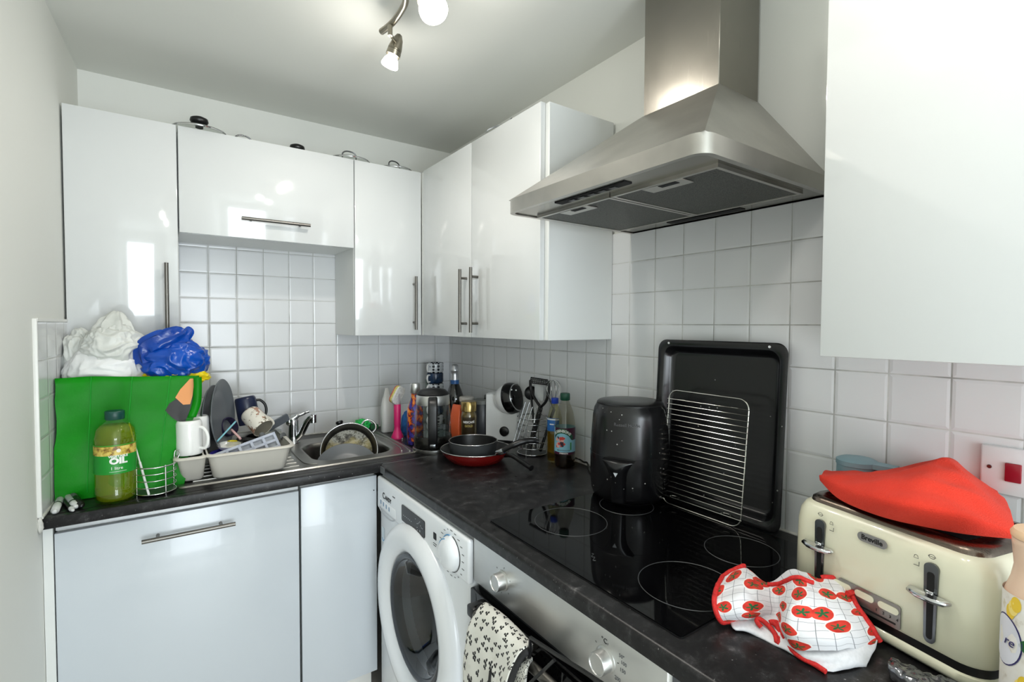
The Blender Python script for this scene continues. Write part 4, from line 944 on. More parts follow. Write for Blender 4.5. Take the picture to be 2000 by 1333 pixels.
b0 = Vector((-.045, -.838, ZT+.012)); b1 = Up(1082, 800, -.05); b2 = Up(1080, 744, -.05)
bm = bmn(); tube(bm, [b0-L0, b1-L0], .006, 10); part('handle', bm, M_chromed, t)
ax_ = (b2-b1); Lw = ax_.length; Mw = Matrix.Translation(b1-L0) @ rot_to(ax_).to_matrix().to_4x4()
for k in range(5):
    a = PI*k/5; c, s = math.cos(a), math.sin(a)
    bm = bmn(); tube(bm, [Mw @ Vector((x*c, x*s, z)) for x, z in [(p.x, p.z) for p in spline([(.003, 0, 0), (.016, 0, Lw*.35), (.029, 0, Lw*.72), (.018, 0, Lw*.97), (0, 0, Lw), (-.018, 0, Lw*.97), (-.029, 0, Lw*.72), (-.016, 0, Lw*.35), (-.003, 0, 0)], 5)]], .0011, 5); part('loop', bm, M_chrome, t, smooth=60)
t = thing('ladle', 'round black serving ladle showing behind the potato masher', 'ladle', ub)
q = Up(1037, 768, -.035)
bm = bmn(); tube(bm, [(Vector((-.06, -.83, ZT+.02))-L0), q-L0], .0045, 8); part('handle', bm, M_black, t)
bm = bmn(); lathe(bm, [(0, -.014), (.02, -.010), (.028, 0), (.026, .001), (.018, -.007), (0, -.010)], 28, Matrix.Translation(q-L0) @ rot_to((-.9, -.6, .2)).to_matrix().to_4x4()); part('bowl', bm, M_black, t, smooth=60)
t = thing('spatula', 'white plastic spatula standing in the basket behind the masher frame', 'spatula', ub)
A_ = Up(1053, 768, -.045)-L0; bm = bmn(); prism(bm, rrect(-.022, .022, -.03, .03, .008), -.0015, .0015, frame(A_, (.2, -1, 0), (0, 0, 1))); part('blade', bm, milky('white_blade', (226, 228, 230), .8), t, smooth=40); bm = bmn(); tube(bm, [A_+Vector((0, 0, -.028)), Vector((-.012, .01, .02))], .004, 8); part('handle', bm, M_white, t)
t = thing('tongs', 'long steel tongs leaning on the front of the utensil basket', 'tongs', ub)
for k, off in enumerate((0, .012)):
    p0, p1 = Vector(at(1002+k*6, 866, 0, -.15)), Up(1026+k*8, 786, -.10)
    bm = bmn(); prism(bm, [(0, -.004), ((p1-p0).length, -.006), ((p1-p0).length, .006), (0, .004)], -.001, .001, frame(p0-L0, p1-p0, (-.5, -.8, 0))); part('arm', bm, M_chromed, t)

# bottles by the right wall
sq = thing('squash_bottle', 'large plastic squash bottle with a dark green cap and a fruit label', 'bottle', (-.078, -1.018, ZT))
bm = bmn(); lathe(bm, [(0, .003), (.024, 0), (.034, .004), (.0365, .014), (.036, .05), (.0362, .14), (.0355, .155), (.030, .19), (.021, .215), (.0145, .232), (.0135, .24)], 40); part('bottle', bm, clear('squash_plastic', (.80, .79, .74), .05, 1.5), sq, smooth=60)
bm = bmn(); lathe(bm, [(0, .004), (.033, .005), (.0352, .014), (.0350, .045), (0, .045)], 32); part('drink', bm, clear('squash_drink', (.42, .24, .10), .1, 1.35), sq, smooth=50)
bm = bmn(); lathe(bm, [(.0150, .234), (.0172, .236), (.0172, .256), (.0155, .259), (0, .259)], 28); part('cap', bm, mat('green_cap', (16, 74, 54), .4), sq, smooth=40)
fa2 = math.atan2(CAM.y+1.018, CAM.x+.078)
RL = .0368
bm = bmn(); wrap_patch(bm, RL, .050, .142, 0, 2*PI, 48, 2); part('label', bm, mat('pale_blue_label', (140, 196, 216), .35), sq, 'pale blue fruit label', smooth=180)
bm = bmn(); wrap_patch(bm, RL+.0003, .050, .058, fa2-1.3, fa2+1.3, 24, 1); part('label_stripe', bm, mat('maroon_band', (70, 24, 50), .4), sq, 'maroon stripe')
bm = bmn(); g = []
for j in range(25):
    a = fa2-1.1+2.4*j/24; d = (a-fa2+.25); zz = .128-.016*d*d*2.2 if d > 0 else .128-.016*d*d*2.2
    g.append([Vector(((RL+.0003)*math.cos(a), (RL+.0003)*math.sin(a), z)) for z in (min(.1415, max(.10, zz)), .142)])
grid_mesh(bm, g); part('label_top', bm, mat('maroon_band', (84, 26, 52), .4), sq, 'maroon top of the label', smooth=180)
bm = bmn(); g = []
for j in range(25):
    a = fa2-1.1+1.9*j/24; d = (a-fa2+.28); zz = .140-.022*d*d
    g.append([Vector(((RL+.0006)*math.cos(a), (RL+.0006)*math.sin(a), z)) for z in (zz-.0165, zz)])
grid_mesh(bm, g); part('name_arch', bm, mat('arch_green', (22, 86, 58), .4), sq, 'green arched name band', smooth=180)
text('lettering', 'ROBINSONS', .0125, mat('label_white', (236, 236, 232), .5), sq, wrap=(RL+.0008, .1315, fa2-.28), bold=.0005, arc=.042)
random.seed(23)
for k in range(22):
    a = fa2-.42+random.uniform(-.36, .34); z = random.uniform(.074, .108)
    bm = bmn(); disc_on_cyl(bm, RL+.0004+.0001*k/3, z, a, random.uniform(.004, .0065), random.uniform(.004, .006), 14); part('printed_fruit', bm, (mat('fruit_red', (204, 66, 58), .4), mat('fruit_dark', (52, 26, 48), .4), mat('fruit_pink', (232, 170, 160), .4))[k % 3], sq)
bm = bmn(); wrap_patch(bm, RL+.0004, .066, .092, fa2+.52, fa2+.66, 4, 1); part('traffic_panel', bm, mat('panel_green', (60, 140, 70), .5), sq)
text('lettering', 'apple & blackcurrant', .0058, mat('maroon_band', (0, 0, 0)), sq, wrap=(RL+.0006, .065, fa2-.12)); text('lettering', 'STRENGTH', .006, mat('label_white', (0, 0, 0)), sq, wrap=(RL+.0008, .054, fa2-.1), bold=.0002)
ol = thing('oil_bottle', 'small sunflower oil bottle with a blue cap behind the squash bottle', 'bottle', (-.066, -.948, ZT))
bm = bmn(); lathe(bm, [(0, .003), (.022, 0), (.027, .006), (.0275, .1), (.0265, .16), (.018, .195), (.011, .208), (.011, .215)], 32); part('bottle', bm, clear('oil_plastic', (.86, .84, .62), .05, 1.5), ol, smooth=60)
bm = bmn(); lathe(bm, [(0, .004), (.024, .007), (.0262, .02), (.0264, .105), (0, .105)], 28); part('oil', bm, clear('sunflower_oil', (.86, .66, .10), .05, 1.45), ol, smooth=50)
bm = bmn(); lathe(bm, [(.0115, .212), (.0135, .214), (.0135, .232), (0, .234)], 24); part('cap', bm, mat('blue_cap', (34, 70, 190), .4), ol, smooth=40)
fa3 = math.atan2(CAM.y+.948, CAM.x+.066); bm = bmn(); wrap_patch(bm, .0279, .115, .162, fa3-1.4, fa3+.6, 20, 2); part('label', bm, mat('blue_oil_label', (44, 110, 186), .35), ol, 'blue label', smooth=180)
bm = bmn(); wrap_patch(bm, .0281, .155, .160, fa3-1.4, fa3+.6, 20, 1); wrap_patch(bm, .0281, .138, .142, fa3-.7, fa3-.1, 8, 1); part('label_stripe', bm, mat('label_white', (0, 0, 0)), ol, smooth=180)

# ---------------------------------------------------------------- air fryer, roasting tin and cooling rack
t = NT('speckled_black_shell'); n_ = t.add('ShaderNodeTexVoronoi', i_0=t.coord(), i_Scale=75.); w_ = t.noise(14, 2, t.coord())
cr = t.math('MULTIPLY', t.math('LESS_THAN', n_.outputs[0], .13), t.math('GREATER_THAN', w_, .56))
t.bsdf(Base_Color=t.mix(cr, rgba((15, 15, 17)), rgba((175, 175, 172))), Roughness=t.math('ADD', .16, t.math('MULTIPLY', t.noise(9, 3, t.coord()), .14))); M_fry = t.m
AF = Vector((-.122, -1.352, ZT+.0048)); R = .111
af = thing('air_fryer', 'black round air fryer speckled with crumbs standing on the back of the hob', 'air fryer', AF)
bm = bmn(); lathe(bm, [(0, .004), (.098, .004), (.103, .008), (.108, .022), (R, .06), (R+.0005, .12), (R-.002, .18), (R-.006, .235), (R-.010, .255), (R-.016, .266), (R-.0165, .2675), (0, .2675)], 72); part('body', bm, M_fry, af, smooth=50)
bm = bmn(); lathe(bm, [(R-.0175, .266), (R-.0172, .271), (R-.021, .2745), (.05, .277), (0, .2775)], 72); part('lid', bm, mat('satin_black_lid', (18, 18, 19), .3), af, smooth=40)
bm = bmn(); lathe(bm, [(.092, 0), (.095, .0045), (0, .0045), (0, 0)], 48); part('foot', bm, M_blackm, af)
afa = math.atan2(CAM.y-AF.y, CAM.x-AF.x)
ha = afa - math.radians(14)
H_ = Matrix.Rotation(ha, 4, 'Z')
bm = bmn(); loft(bm, [[H_ @ Vector((R-.012+d*(1-.35*(abs(y)/w)**2), y, z)) for y in (-w, -w*.6, 0, w*.6, w)] + [H_ @ Vector((R-.02, y, z)) for y in (w, -w)] for z, w, d in ((.012, .019, .026), (.05, .020, .034), (.085, .021, .040), (.103, .026, .044), (.120, .037, .044), (.126, .043, .040), (.128, .044, .034))])
hg = part('handle', bm, M_fry, af, smooth=45)
bm = bmn(); prism(bm, [(-.006, 0), (.006, 0), (0, -.011)], 0, .0006, frame(H_ @ Vector((R+.0325, 0, .100)), H_ @ Vector((0, 1, 0))-H_ @ Vector((0, 0, 0)), (0, 0, 1))); part('arrow_mark', bm, mat('pale_mark', (190, 195, 200)), hg)
bm = bmn(); lathe(bm, [(R-.0015, .1285), (R+.0012, .129), (R-.0015, .1295)], 72); part('basket_seam', bm, M_blackm, af)
va = afa + math.radians(62)
for k in range(11):
    z = .035+.019*k; bm = bmn(); g = []
    tube(bm, [Vector(((R+.001-(.006 if z > .2 else 0))*math.cos(va+da), (R+.001-(.006 if z > .2 else 0))*math.sin(va+da), z)) for da in (-.11, -.06, 0, .06, .11)], .0034, 8); part('vent_rib', bm, M_blackg, af, smooth=60)
text('lettering', 'Russell Hobbs', .0125, mat('faint_print', (92, 92, 94), .5), af, wrap=(R-.0030, .222, afa-.06))
cab = [AF+Vector((-.03, .105, .012)), Vector(at(1152, 921, 2, .905)), Vector(at(1147, 905, 2, .908)), Vector(at(1140, 903, 2, .91)), Vector(at(1130, 897, 2, .91)), Vector((-.008, -.985, .912)), Vector((-.010, -.93, .908))]
bm = bmn(); tube(bm, spline(cab, 6), .0032, 8); tag(link('power_cable', bm, M_black, smooth=60), 'black power cable running from the air fryer along the right wall', 'cable')

TW, TH = .372, .452
tz = math.atan2(.010, TH)
Mt = frame((-.052, -1.380, .9055), (0, -1, 0), (.022, 0, TH))
tr_ = thing('roasting_tin', 'large black enamel oven tray leaning upright against the tiles', 'baking tray'); tr_.matrix_world = Mt
t = NT('black_enamel'); n_ = t.add('ShaderNodeTexVoronoi', i_0=t.coord(), i_Scale=45.); w_ = t.noise(9, 2, t.coord())
cr = t.math('MULTIPLY', t.math('LESS_THAN', n_.outputs[0], .09), t.math('GREATER_THAN', w_, .55))
t.bsdf(Base_Color=t.mix(cr, rgba((17, 17, 19)), rgba((130, 130, 128))), Roughness=t.math('ADD', .12, t.math('MULTIPLY', t.noise(7, 4, t.coord(), .6), .2))); M_enam = t.m
def tr(d, r, z): return [Vector((x, y, z)) for x, y in rrect(d, TW-d, d, TH-d, r, 8)]
bm = bmn()
loft(bm, [tr(.040, .016, -.027), tr(.034, .02, -.026), tr(.028, .024, -.018), tr(.021, .028, -.001), tr(.017, .03, .0015), tr(.010, .03, .0015), tr(.003, .028, .003), tr(.0, .028, .001), tr(.002, .028, -.004), tr(.006, .03, -.003), tr(.014, .03, -.002), tr(.018, .03, -.004), tr(.025, .028, -.020), tr(.032, .02, -.029), tr(.040, .016, -.030)], True, True)
part('tray', bm, M_enam, tr_, smooth=40)
for x in (.036, TW-.045):
    bm = bmn(); lathe(bm, [(.0034, 0), (.003, .0012), (0, .0014)], 14, Matrix.Translation((x, TH-.010, .0016))); part('rivet_hole', bm, mat('pale_rivet', (215, 216, 216), .4), tr_)

RW, RH = .232, .312
Mr = frame((-.092, -1.445, .9065), (0, -1, 0), (.030, -.010, RH))
cr_ = thing('cooling_rack', 'chrome wire cooling rack leaning against the black oven tray', 'cooling rack'); cr_.matrix_world = Mr
M_rackw = mat('rack_wire', (205, 203, 196), .2, 1)
bm = bmn(); tube(bm, [(x, y, 0) for x, y in rrect(0, RW, 0, RH, .026, 6)], .0021, 8, closed=True); part('frame', bm, M_rackw, cr_, smooth=60)
for k in range(20):
    y = .02+(RH-.045)*k/19; bm = bmn(); tube(bm, [(-.003, y, .0026), (RW+.003, y, .0026)], .00105, 6); part('wire', bm, M_rackw, cr_)
for x, y in ((.04, RH-.025), (RW-.04, RH-.025), (.04, .022), (RW-.04, .022)):
    bm = bmn(); tube(bm, spline([(x-.012, y, 0), (x-.012, y, -.008), (x, y, -.012), (x+.012, y, -.008), (x+.012, y, 0)], 4), .0014, 6); part('foot', bm, M_rackw, cr_, smooth=60)

# ---------------------------------------------------------------- toaster
TU = Vector((-.2385, -.9711, 0)); TV = Vector((.9711, -.2385, 0)); TO = Vector((-.313, -2.037, ZT))
ts = thing('toaster', 'cream four-slice toaster with chrome levers and a steel top', 'toaster', TO, math.atan2(TU.y, TU.x))
def TT(x, y, z): return TO + TU*x + TV*y + Vector((0, 0, z))
def tf(px, py, off=0): q = at(px, py, 0, 0); q = atp(px, py, TO+TV*off, TV) - TO; return q.dot(TU), q.z
t = NT('cream_enamel'); sx = t.add('ShaderNodeSeparateXYZ', i_0=t.coord()); rib = t.math('SINE', t.math('MULTIPLY', sx.outputs[0], 640.))
t.bsdf(Base_Color=t.ramp(t.noise(5, 2, t.coord()), (.3, lin((218, 216, 190))), (.7, lin((228, 226, 204)))), Roughness=.28, Coat_Weight=.5, Normal=t.bump(rib, .05, .0006)); M_cream2 = t.m
X0, X1, Y1 = -.165, .131, .225
def trc(i, z, r=.034): return [Vector((x, y, z)) for x, y in rrect(X0+i, X1-i, i, Y1-i, max(.006, r-i*.3), 8)]
bm = bmn(); loft(bm, [trc(.004, .0345), trc(.0, .040), trc(0, .10), trc(.001, .145), trc(.004, .165), trc(.010, .177), trc(.018, .1825), trc(.03, .184)], False, True); part('body', bm, M_cream2, ts, smooth=50)
bm = bmn(); loft(bm, [trc(.006, .004), trc(.001, .010), trc(.002, .020), trc(.006, .022)]); part('base', bm, M_cream2, ts, smooth=50)
bm = bmn(); loft(bm, [trc(.005, .021), trc(.005, .036)]); part('black_band', bm, M_black, ts, smooth=50)
for x in (X0+.04, X1-.04):
    for y in (.04, Y1-.04):
        bm = bmn(); lathe(bm, [(.012, 0), (.012, .006), (0, .006), (0, 0)], 16, Matrix.Translation((x, y, 0))); part('foot', bm, M_blackm, ts)
t = steel_mat('toaster_top_steel', (120, 108, 98), 0, .22, .2)
bm = bmn(); loft(bm, [trc(.016, .179), trc(.018, .187), trc(.024, .192), trc(.034, .1925), trc(.038, .186)], False, False); part('top_rim', bm, t, ts, smooth=45)
bm = bmn(); loft(bm, [trc(.036, .183), trc(.037, .1875)]); tpn = part('top_plate', bm, t, ts)
for y0 in (.058, .128):
    for x0 in (X0+.048, (X0+X1)/2+.006):
        bm = bmn(); prism(bm, rrect(x0, x0+.088, y0, y0+.038, .006), .1874, .1882); part('slot', bm, M_dark, tpn)
def F2(x, z, y=-.0004): return frame((x, y, z), (1, 0, 0), (0, 0, 1))
for xs in (-.1035, .0655):
    bm = bmn(); prism(bm, [(x*(.78+.22*(z+.058)/.116), z) for x, z in rrect(-.0092, .0092, -.058, .058, .008)], -.002, .0018, F2(xs, .101)); lv = part('lever_guide', bm, M_chromed, ts)
    bm = bmn(); prism(bm, [(x*(.78+.22*(z+.058)/.116), z) for x, z in rrect(-.0048, .0048, -.052, .045, .004)], .0016, .0022, F2(xs, .101)); part('lever_slot', bm, M_dark, lv)
    bm = bmn(); pts = [(-.027, 0), (-.024, -.011), (-.011, -.017), (.011, -.017), (.024, -.011), (.027, 0)]
    loft(bm, [[Vector((xs+x*s, y*s-.004, z)) for x, y in pts] for z, s in ((.109, .9), (.1115, 1), (.1145, 1), (.1165, .92))]); box(bm, xs-.005, xs+.005, -.006, .001, .106, .120, .001); part('lever', bm, M_chrome, lv, smooth=40)
bm = bmn(); prism(bm, rrect(-.0225, .0225, -.0072, .0072, .0071), 0, .0015, F2(-.0165, .1585)); bd = part('badge', bm, mat('badge_grey', (150, 150, 148), .35, .5), ts)
text('lettering', 'Breville', .0108, M_ink, bd, F2(-.0165, .1586, -.0021), bold=.0003)
bm = bmn(); prism(bm, rrect(-.048, .048, -.0185, .0185, .004), 0, .002, F2(-.020, .0565)); pn = part('control_panel', bm, mat('panel_steel', (140, 138, 134), .3, .8), ts)
for x in (-.048, -.012+.0, .024):
    bm = bmn(); prism(bm, rrect(x-.0148+.012, x+.0148+.012, -.0052, .0052, .005), .0019, .0034, F2(-.020-.005, .0645)); part('button', bm, M_cream2, pn)
bm = bmn(); prism(bm, rrect(-.042, .042, -.0014, .0014, .001), .0019, .0023, F2(-.020, .045)); part('slider_slot', bm, M_dark, pn)
for k, c in enumerate('1234'): text('lettering', c, .006, M_ink, pn, F2(-.006+.010*k, .0525, -.0030))
for xs in (-.1035, .0655):                              # defrost and lift symbols printed by the levers
    s = 1 if xs < 0 else -1
    bm = bmn(); tube(bm, [F2(xs, .1685) @ Vector((.004*math.cos(a), .003*math.sin(a), .0004)) for a in (2*PI*k/12 for k in range(12))], .0004, 4, closed=True); tube(bm, [(xs-.005, -.0008, .1685), (xs+.005, -.0008, .1685)], .0004, 4); part('slice_symbol', bm, M_ink, ts)
    bm = bmn(); tube(bm, [(xs+s*.020+x*.001, -.0008, .158+z*.001) for x, z in ((-3, 0), (-2, 4), (0, 5), (2, 4), (3, 0))], .0004, 4, closed=True); tube(bm, [(xs+s*.020-.003, -.0008, .1475), (xs+s*.020+.004, -.0008, .1475), (xs+s*.020+.004, -.0008, .1535)], .0005, 4); part('lift_symbol', bm, M_ink, ts)

# red microfibre cloth on the toaster
t = NT('red_microfibre'); b1_ = t.noise(450, 2, t.mapping(t.coord(), (1, 1, 2))); n2_ = t.noise(4, 3, t.coord())
b = t.bsdf(Base_Color=t.ramp(n2_, (.3, lin((214, 42, 24))), (.7, lin((232, 58, 36)))), Roughness=.9, Normal=t.bump(b1_, .9, .002)); b.inputs['Sheen Weight'].default_value = .12; b.inputs['Sheen Tint'].default_value = (1, .4, .3, 1); M_redc = t.m
def A2(*pts): return [Vector(at(x, y, 2, ZT+z)) for x, y, z in pts]
rows = [
    A2((1600, 938, .213), (1638, 976, .199), (1715, 1009, .198), (1800, 1030, .198), (1890, 1046, .199), (1978, 1054, .199)),
    A2((1599, 930, .220), (1655, 955, .224), (1730, 978, .232), (1808, 992, .236), (1900, 1012, .228), (1983, 1040, .210)),
    A2((1600, 925, .222), (1672, 940, .232), (1738, 950, .246), (1818, 945, .258), (1898, 972, .246), (1982, 1024, .214)),
    A2((1602, 921, .221), (1682, 929, .232), (1748, 928, .250), (1832, 910, .272), (1892, 942, .258), (1976, 1005, .216)),
    A2((1606, 918, .219), (1690, 924, .226), (1752, 918, .246), (1843, 898, .276), (1893, 926, .262), (1966, 982, .214)),
    A2((1612, 921, .206), (1695, 927, .208), (1757, 922, .222), (1846, 903, .250), (1890, 926, .236), (1955, 968, .208)),
    A2((1620, 925, .195), (1698, 930, .195), (1760, 927, .200), (1846, 915, .215), (1885, 930, .205), (1945, 960, .195))]
g = patch(rows, 10, 8)
for i, r in enumerate(g):
    for j, p in enumerate(r):
        p.z += (.020*(.22-abs(noise.noise(Vector((p.x*13+p.y*7, p.y*9-p.x*3, 2.1))))) + .004*noise.noise(Vector((p.x*34, p.y*34, 5.1))))*min(1, (p.z-ZT-.19)/.02)*min(1, max(0, i-8)/8)
bm = bmn(); grid_mesh(bm, g); c_ = tag(link('cleaning_cloth', bm, M_redc, smooth=180), 'bright red microfibre cloth heaped on top of the toaster', 'cloth'); solid(c_, .004, -1); subsurf(c_, 1)

# tomato tea towel
t = NT('tomato_print'); uv = t.mapping(t.coord('UV'), (1.25, 1, 1)); vo = t.add('ShaderNodeTexVoronoi', i_0=uv, i_Scale=4.5, i_Randomness=.82); vo.voronoi_dimensions = '2D'
dv = t.add('ShaderNodeVectorMath', operation='SUBTRACT', i_0=uv, i_1=vo.outputs['Position']); sx = t.add('ShaderNodeSeparateXYZ', i_0=dv)
rnd = t.add('ShaderNodeSeparateColor', i_0=vo.outputs['Color'])
an = t.math('ADD', t.math('ARCTAN2', sx.outputs[1], sx.outputs[0]), t.math('MULTIPLY', rnd.outputs[1], 6.)); star = t.math('ADD', .125, t.math('MULTIPLY', t.math('COSINE', t.math('MULTIPLY', an, 5.)), .085))
warp = t.math('ADD', vo.outputs['Distance'], t.math('MULTIPLY', t.math('SUBTRACT', t.noise(7, 2, uv), .5), .12))
show = t.math('GREATER_THAN', rnd.outputs[0], .04)
gx = t.add('ShaderNodeSeparateXYZ', i_0=t.mapping(uv, (11, 11, 1)))
gl = t.math('MAXIMUM', t.math('LESS_THAN', t.math('FRACT', gx.outputs[0]), .045), t.math('LESS_THAN', t.math('FRACT', gx.outputs[1]), .045))
white = rgba((224, 224, 228)); col = t.mix(gl, white, rgba((130, 132, 138)))
col = t.mix(t.math('MULTIPLY', t.math('LESS_THAN', warp, .37), show), col, rgba((236, 232, 230)))
col = t.mix(t.math('MULTIPLY', t.math('LESS_THAN', warp, .325), show), col, t.ramp(t.noise(16, 3, uv), (.35, lin((188, 34, 26))), (.65, lin((222, 66, 48)))))
col = t.mix(t.math('MULTIPLY', t.math('LESS_THAN', warp, star), show), col, rgba((28, 96, 52)))
t.bsdf(Base_Color=col, Roughness=.85, Normal=t.bump(t.noise(500, 2, t.coord()), .25, .0008)); M_tom = t.m
M_hem = mat('red_hem', (206, 36, 34), .75, nscale=300, namt=.3); M_tback = mat('towel_back', (222, 222, 226), .9, nscale=200, namt=.08)
def TPp(*pts): return [Vector(at(x, y, 2, ZT+z)) for x, y, z in pts]
rows = [
    TPp((1412, 1128, .040), (1455, 1107, .052), (1500, 1139, .030), (1545, 1111, .068), (1592, 1127, .066), (1652, 1134, .066)),
    TPp((1400, 1150, .044), (1450, 1133, .056), (1512, 1150, .048), (1556, 1140, .078), (1606, 1152, .070), (1662, 1162, .056)),
    TPp((1395, 1175, .038), (1447, 1165, .052), (1514, 1170, .040), (1550, 1172, .074), (1614, 1180, .066), (1674, 1186, .046)),
    TPp((1399, 1198, .026), (1452, 1195, .036), (1516, 1190, .026), (1540, 1205, .056), (1622, 1212, .054), (1690, 1210, .036)),
    TPp((1408, 1214, .012), (1458, 1211, .018), (1512, 1204, .016), (1536, 1236, .036), (1630, 1246, .044), (1706, 1236, .024)),
    TPp((1424, 1217, .006), (1468, 1213, .008), (1512, 1207, .010), (1546, 1264, .016), (1634, 1272, .026), (1719, 1256, .012))]
g = patch(rows, 10, 10)
for r in g:
    for p in r: p.z = max(ZT+.003, p.z + .004*noise.noise(Vector((p.x*40, p.y*40, 9.1))) + .002*noise.noise(Vector((p.x*95, p.y*95, 3.1))))
tw = thing('tea_towel', 'crumpled white tea towel with red tomatoes and a red hem in front of the toaster', 'tea towel')
bm = bmn(); grid_mesh(bm, g); o = part('towel', bm, M_tom, tw, smooth=180); solid(o, .0025, -1); subsurf(o, 1)
bm = bmn()
edge = [r[0] for r in reversed(g)] + g[0][:11]
tube(bm, [p+Vector((0, 0, .001)) for p in edge], .0042, 8); part('hem', bm, M_hem, tw, smooth=60)
bm = bmn(); tube(bm, [p+Vector((0, 0, .001)) for p in g[0][42:]+[r[-1] for r in g]], .0042, 8); part('hem', bm, M_hem, tw, smooth=60)
bm = bmn(); tube(bm, [p+Vector((0, 0, .001)) for p in g[-1][:28]], .0040, 8); part('hem', bm, M_hem, tw, smooth=60)
bm = bmn(); tube(bm, [p+Vector((0, 0, .003)) for p in g[8][18:38]], .0036, 8); part('hem', bm, M_hem, tw, smooth=60)
# white back of the towel turned out towards the edge of the worktop
rows = [
    TPp((1425, 1212, .008), (1480, 1206, .012), (1522, 1205, .018), (1560, 1250, .018), (1640, 1262, .024), (1714, 1250, .014)),
    TPp((1432, 1228, .005), (1486, 1228, .010), (1526, 1232, .016), (1572, 1276, .014), (1645, 1282, .018), (1706, 1272, .010)),
    TPp((1450, 1229, .003), (1496, 1247, .004), (1528, 1262, .005), (1580, 1291, .006), (1648, 1298, .010), (1692, 1296, .004)),
    TPp((1462, 1229, .002), (1504, 1254, .002), (1532, 1268, .002), (1588, 1296, .002), (1618, 1312, .002), (1690, 1299, .002))]
g2 = patch(rows, 8, 8)
for r in g2:
    for p in r: p.z = max(ZT+.0015, p.z + .003*noise.noise(Vector((p.x*50, p.y*50, 1.1))))
bm = bmn(); grid_mesh(bm, g2); o = part('turned_back', bm, M_tback, tw, 'plain white back of the towel', smooth=180); solid(o, .002, 1)
hp2 = TPp((1487, 1226, .014), (1478, 1214, .02), (1484, 1210, .022), (1500, 1222, .018), (1514, 1240, .012), (1518, 1256, .006), (1524, 1240, .012), (1516, 1222, .02), (1505, 1216, .022), (1520, 1218, .022), (1528, 1236, .016), (1536, 1258, .008), (1560, 1282, .006), (1590, 1298, .005), (1613, 1313, .004))
bm = bmn(); tube(bm, spline(hp2, 4), .0038, 8); part('hem', bm, M_hem, tw, smooth=60)
# little loop of hem standing up against the toaster
lp = TPp((1655, 1160, .062), (1672, 1158, .060), (1683, 1172, .050), (1682, 1190, .040))
bm = bmn(); tube(bm, spline(lp, 5), .0042, 8); part('hem', bm, M_hem, tw, smooth=60)

# things round the toaster
tj = thing('spice_jar', 'glass jar with a pale blue flip-top lid between the toaster and the tiles', 'jar', (-.058, -1.906, ZT))
bm = bmn(); lathe(bm, [(0, .001), (.034, 0), (.038, .004), (.039, .14), (.037, .168), (.033, .178), (.031, .178), (.035, .165), (.0365, .14), (.036, .006), (0, .004)], 40); part('body', bm, clear('green_glass', (.62, .76, .72), .03, 1.5), tj, smooth=50)
bm = bmn(); lathe(bm, [(.0385, .176), (.0385, .18), (.0365, .1805)], 40); part('seal', bm, mat('dark_seal', (60, 84, 86), .4), tj)
bm = bmn(); lathe(bm, [(.0345, .182), (.036, .184), (.0355, .212), (.037, .213), (.0365, .222), (.03, .2255), (0, .226)], 40); lt = part('lid', bm, mat('pale_blue_lid', (134, 168, 178), .45), tj, smooth=40)
bm = bmn(); loft(bm, [[Vector((x, y, z)) for x, y in ((-.018, -.02), (.018, -.02), (.012, -.068), (-.012, -.068))] for z in (.213, .2225)]); part('tab', bm, mat('pale_blue_lid', (134, 168, 178)), lt)
sw = thing('cooker_switch', 'white cooker switch plate with a red rocker on the tiles', 'switch', (0, -2.1265, 1.142))
bm = bmn(); box(bm, -.009, -.0005, -.0435, .0435, -.0425, .0425, .003, 2); pl = part('plate', bm, mat('switch_white', (226, 226, 228), .3), sw, smooth=40)
bm = bmn(); box(bm, -.013, -.008, -.0105, .0105, -.017, .016, .0015, 2); part('rocker', bm, mat('red_rocker', (150, 22, 42), .25), sw)
for y in (.031, -.031):
    bm = bmn(); lathe(bm, [(0, .0016), (.003, .0014), (.0036, 0)], 16, frame((-.009, y, .004), (0, -1, 0), (0, 0, 1))); part('screw', bm, M_chromed, pl)

fb = thing('soap_bottle', 'peach-topped white bottle with yellow and white flower print at the right end of the toaster', 'bottle', (-.344, -2.214, ZT))
bm = bmn(); lathe(bm, [(0, .002), (.034, 0), (.0375, .005), (.0375, .150), (.0365, .165), (.031, .184), (.0285, .2), (.031, .226), (.0315, .236), (.029, .238), (0, .238)], 40); part('bottle', bm, mat('peach_plastic', (230, 200, 176), .35), fb, smooth=50)
bm = bmn(); lathe(bm, [(.0325, .2365), (.033, .241), (.03, .246), (0, .247)], 40); part('cap', bm, mat('pale_peach_cap', (232, 196, 160), .4), fb, smooth=40)
fb_a = math.atan2(CAM.y+2.214, CAM.x+.344)
t = NT('flower_label'); uv = t.mapping(t.coord(), (1, 1, .8)); n_ = t.noise(34, 4, uv, .6); v_ = t.noise(20, 2, uv)
col = t.ramp(n_, (.36, lin((196, 186, 172))), (.46, lin((236, 232, 224))), (.62, lin((240, 238, 234))), (.7, lin((214, 206, 180))))
col = t.mix(t.ramp(v_, (.66, (0, 0, 0)), (.70, (.8, .8, .8))), col, rgba((168, 176, 120)))
t.bsdf(Base_Color=col, Roughness=.4); M_flab = t.m
bm = bmn(); wrap_patch(bm, .0379, .004, .168, 0, 2*PI, 48, 2); part('label', bm, M_flab, fb, 'flower-printed label', smooth=180)
M_yel = mat('yellow_petal', (240, 204, 64), .5); M_lilac = mat('oval_white', (228, 230, 240), .45); M_blue = mat('oval_blue', (56, 52, 110), .45)
for z, a in ((.152, fb_a-.78), (.060, fb_a-.50), (.148, fb_a-.15), (.03, fb_a-.85)):
    for k in range(3):
        bm = bmn(); disc_on_cyl(bm, .0382+.0001*k, z+.006*(k-1), a+.09*(k-1), .006, .0095); part('petal', bm, M_yel if k != 1 else mat('pale_petal', (250, 226, 130), .5), fb)
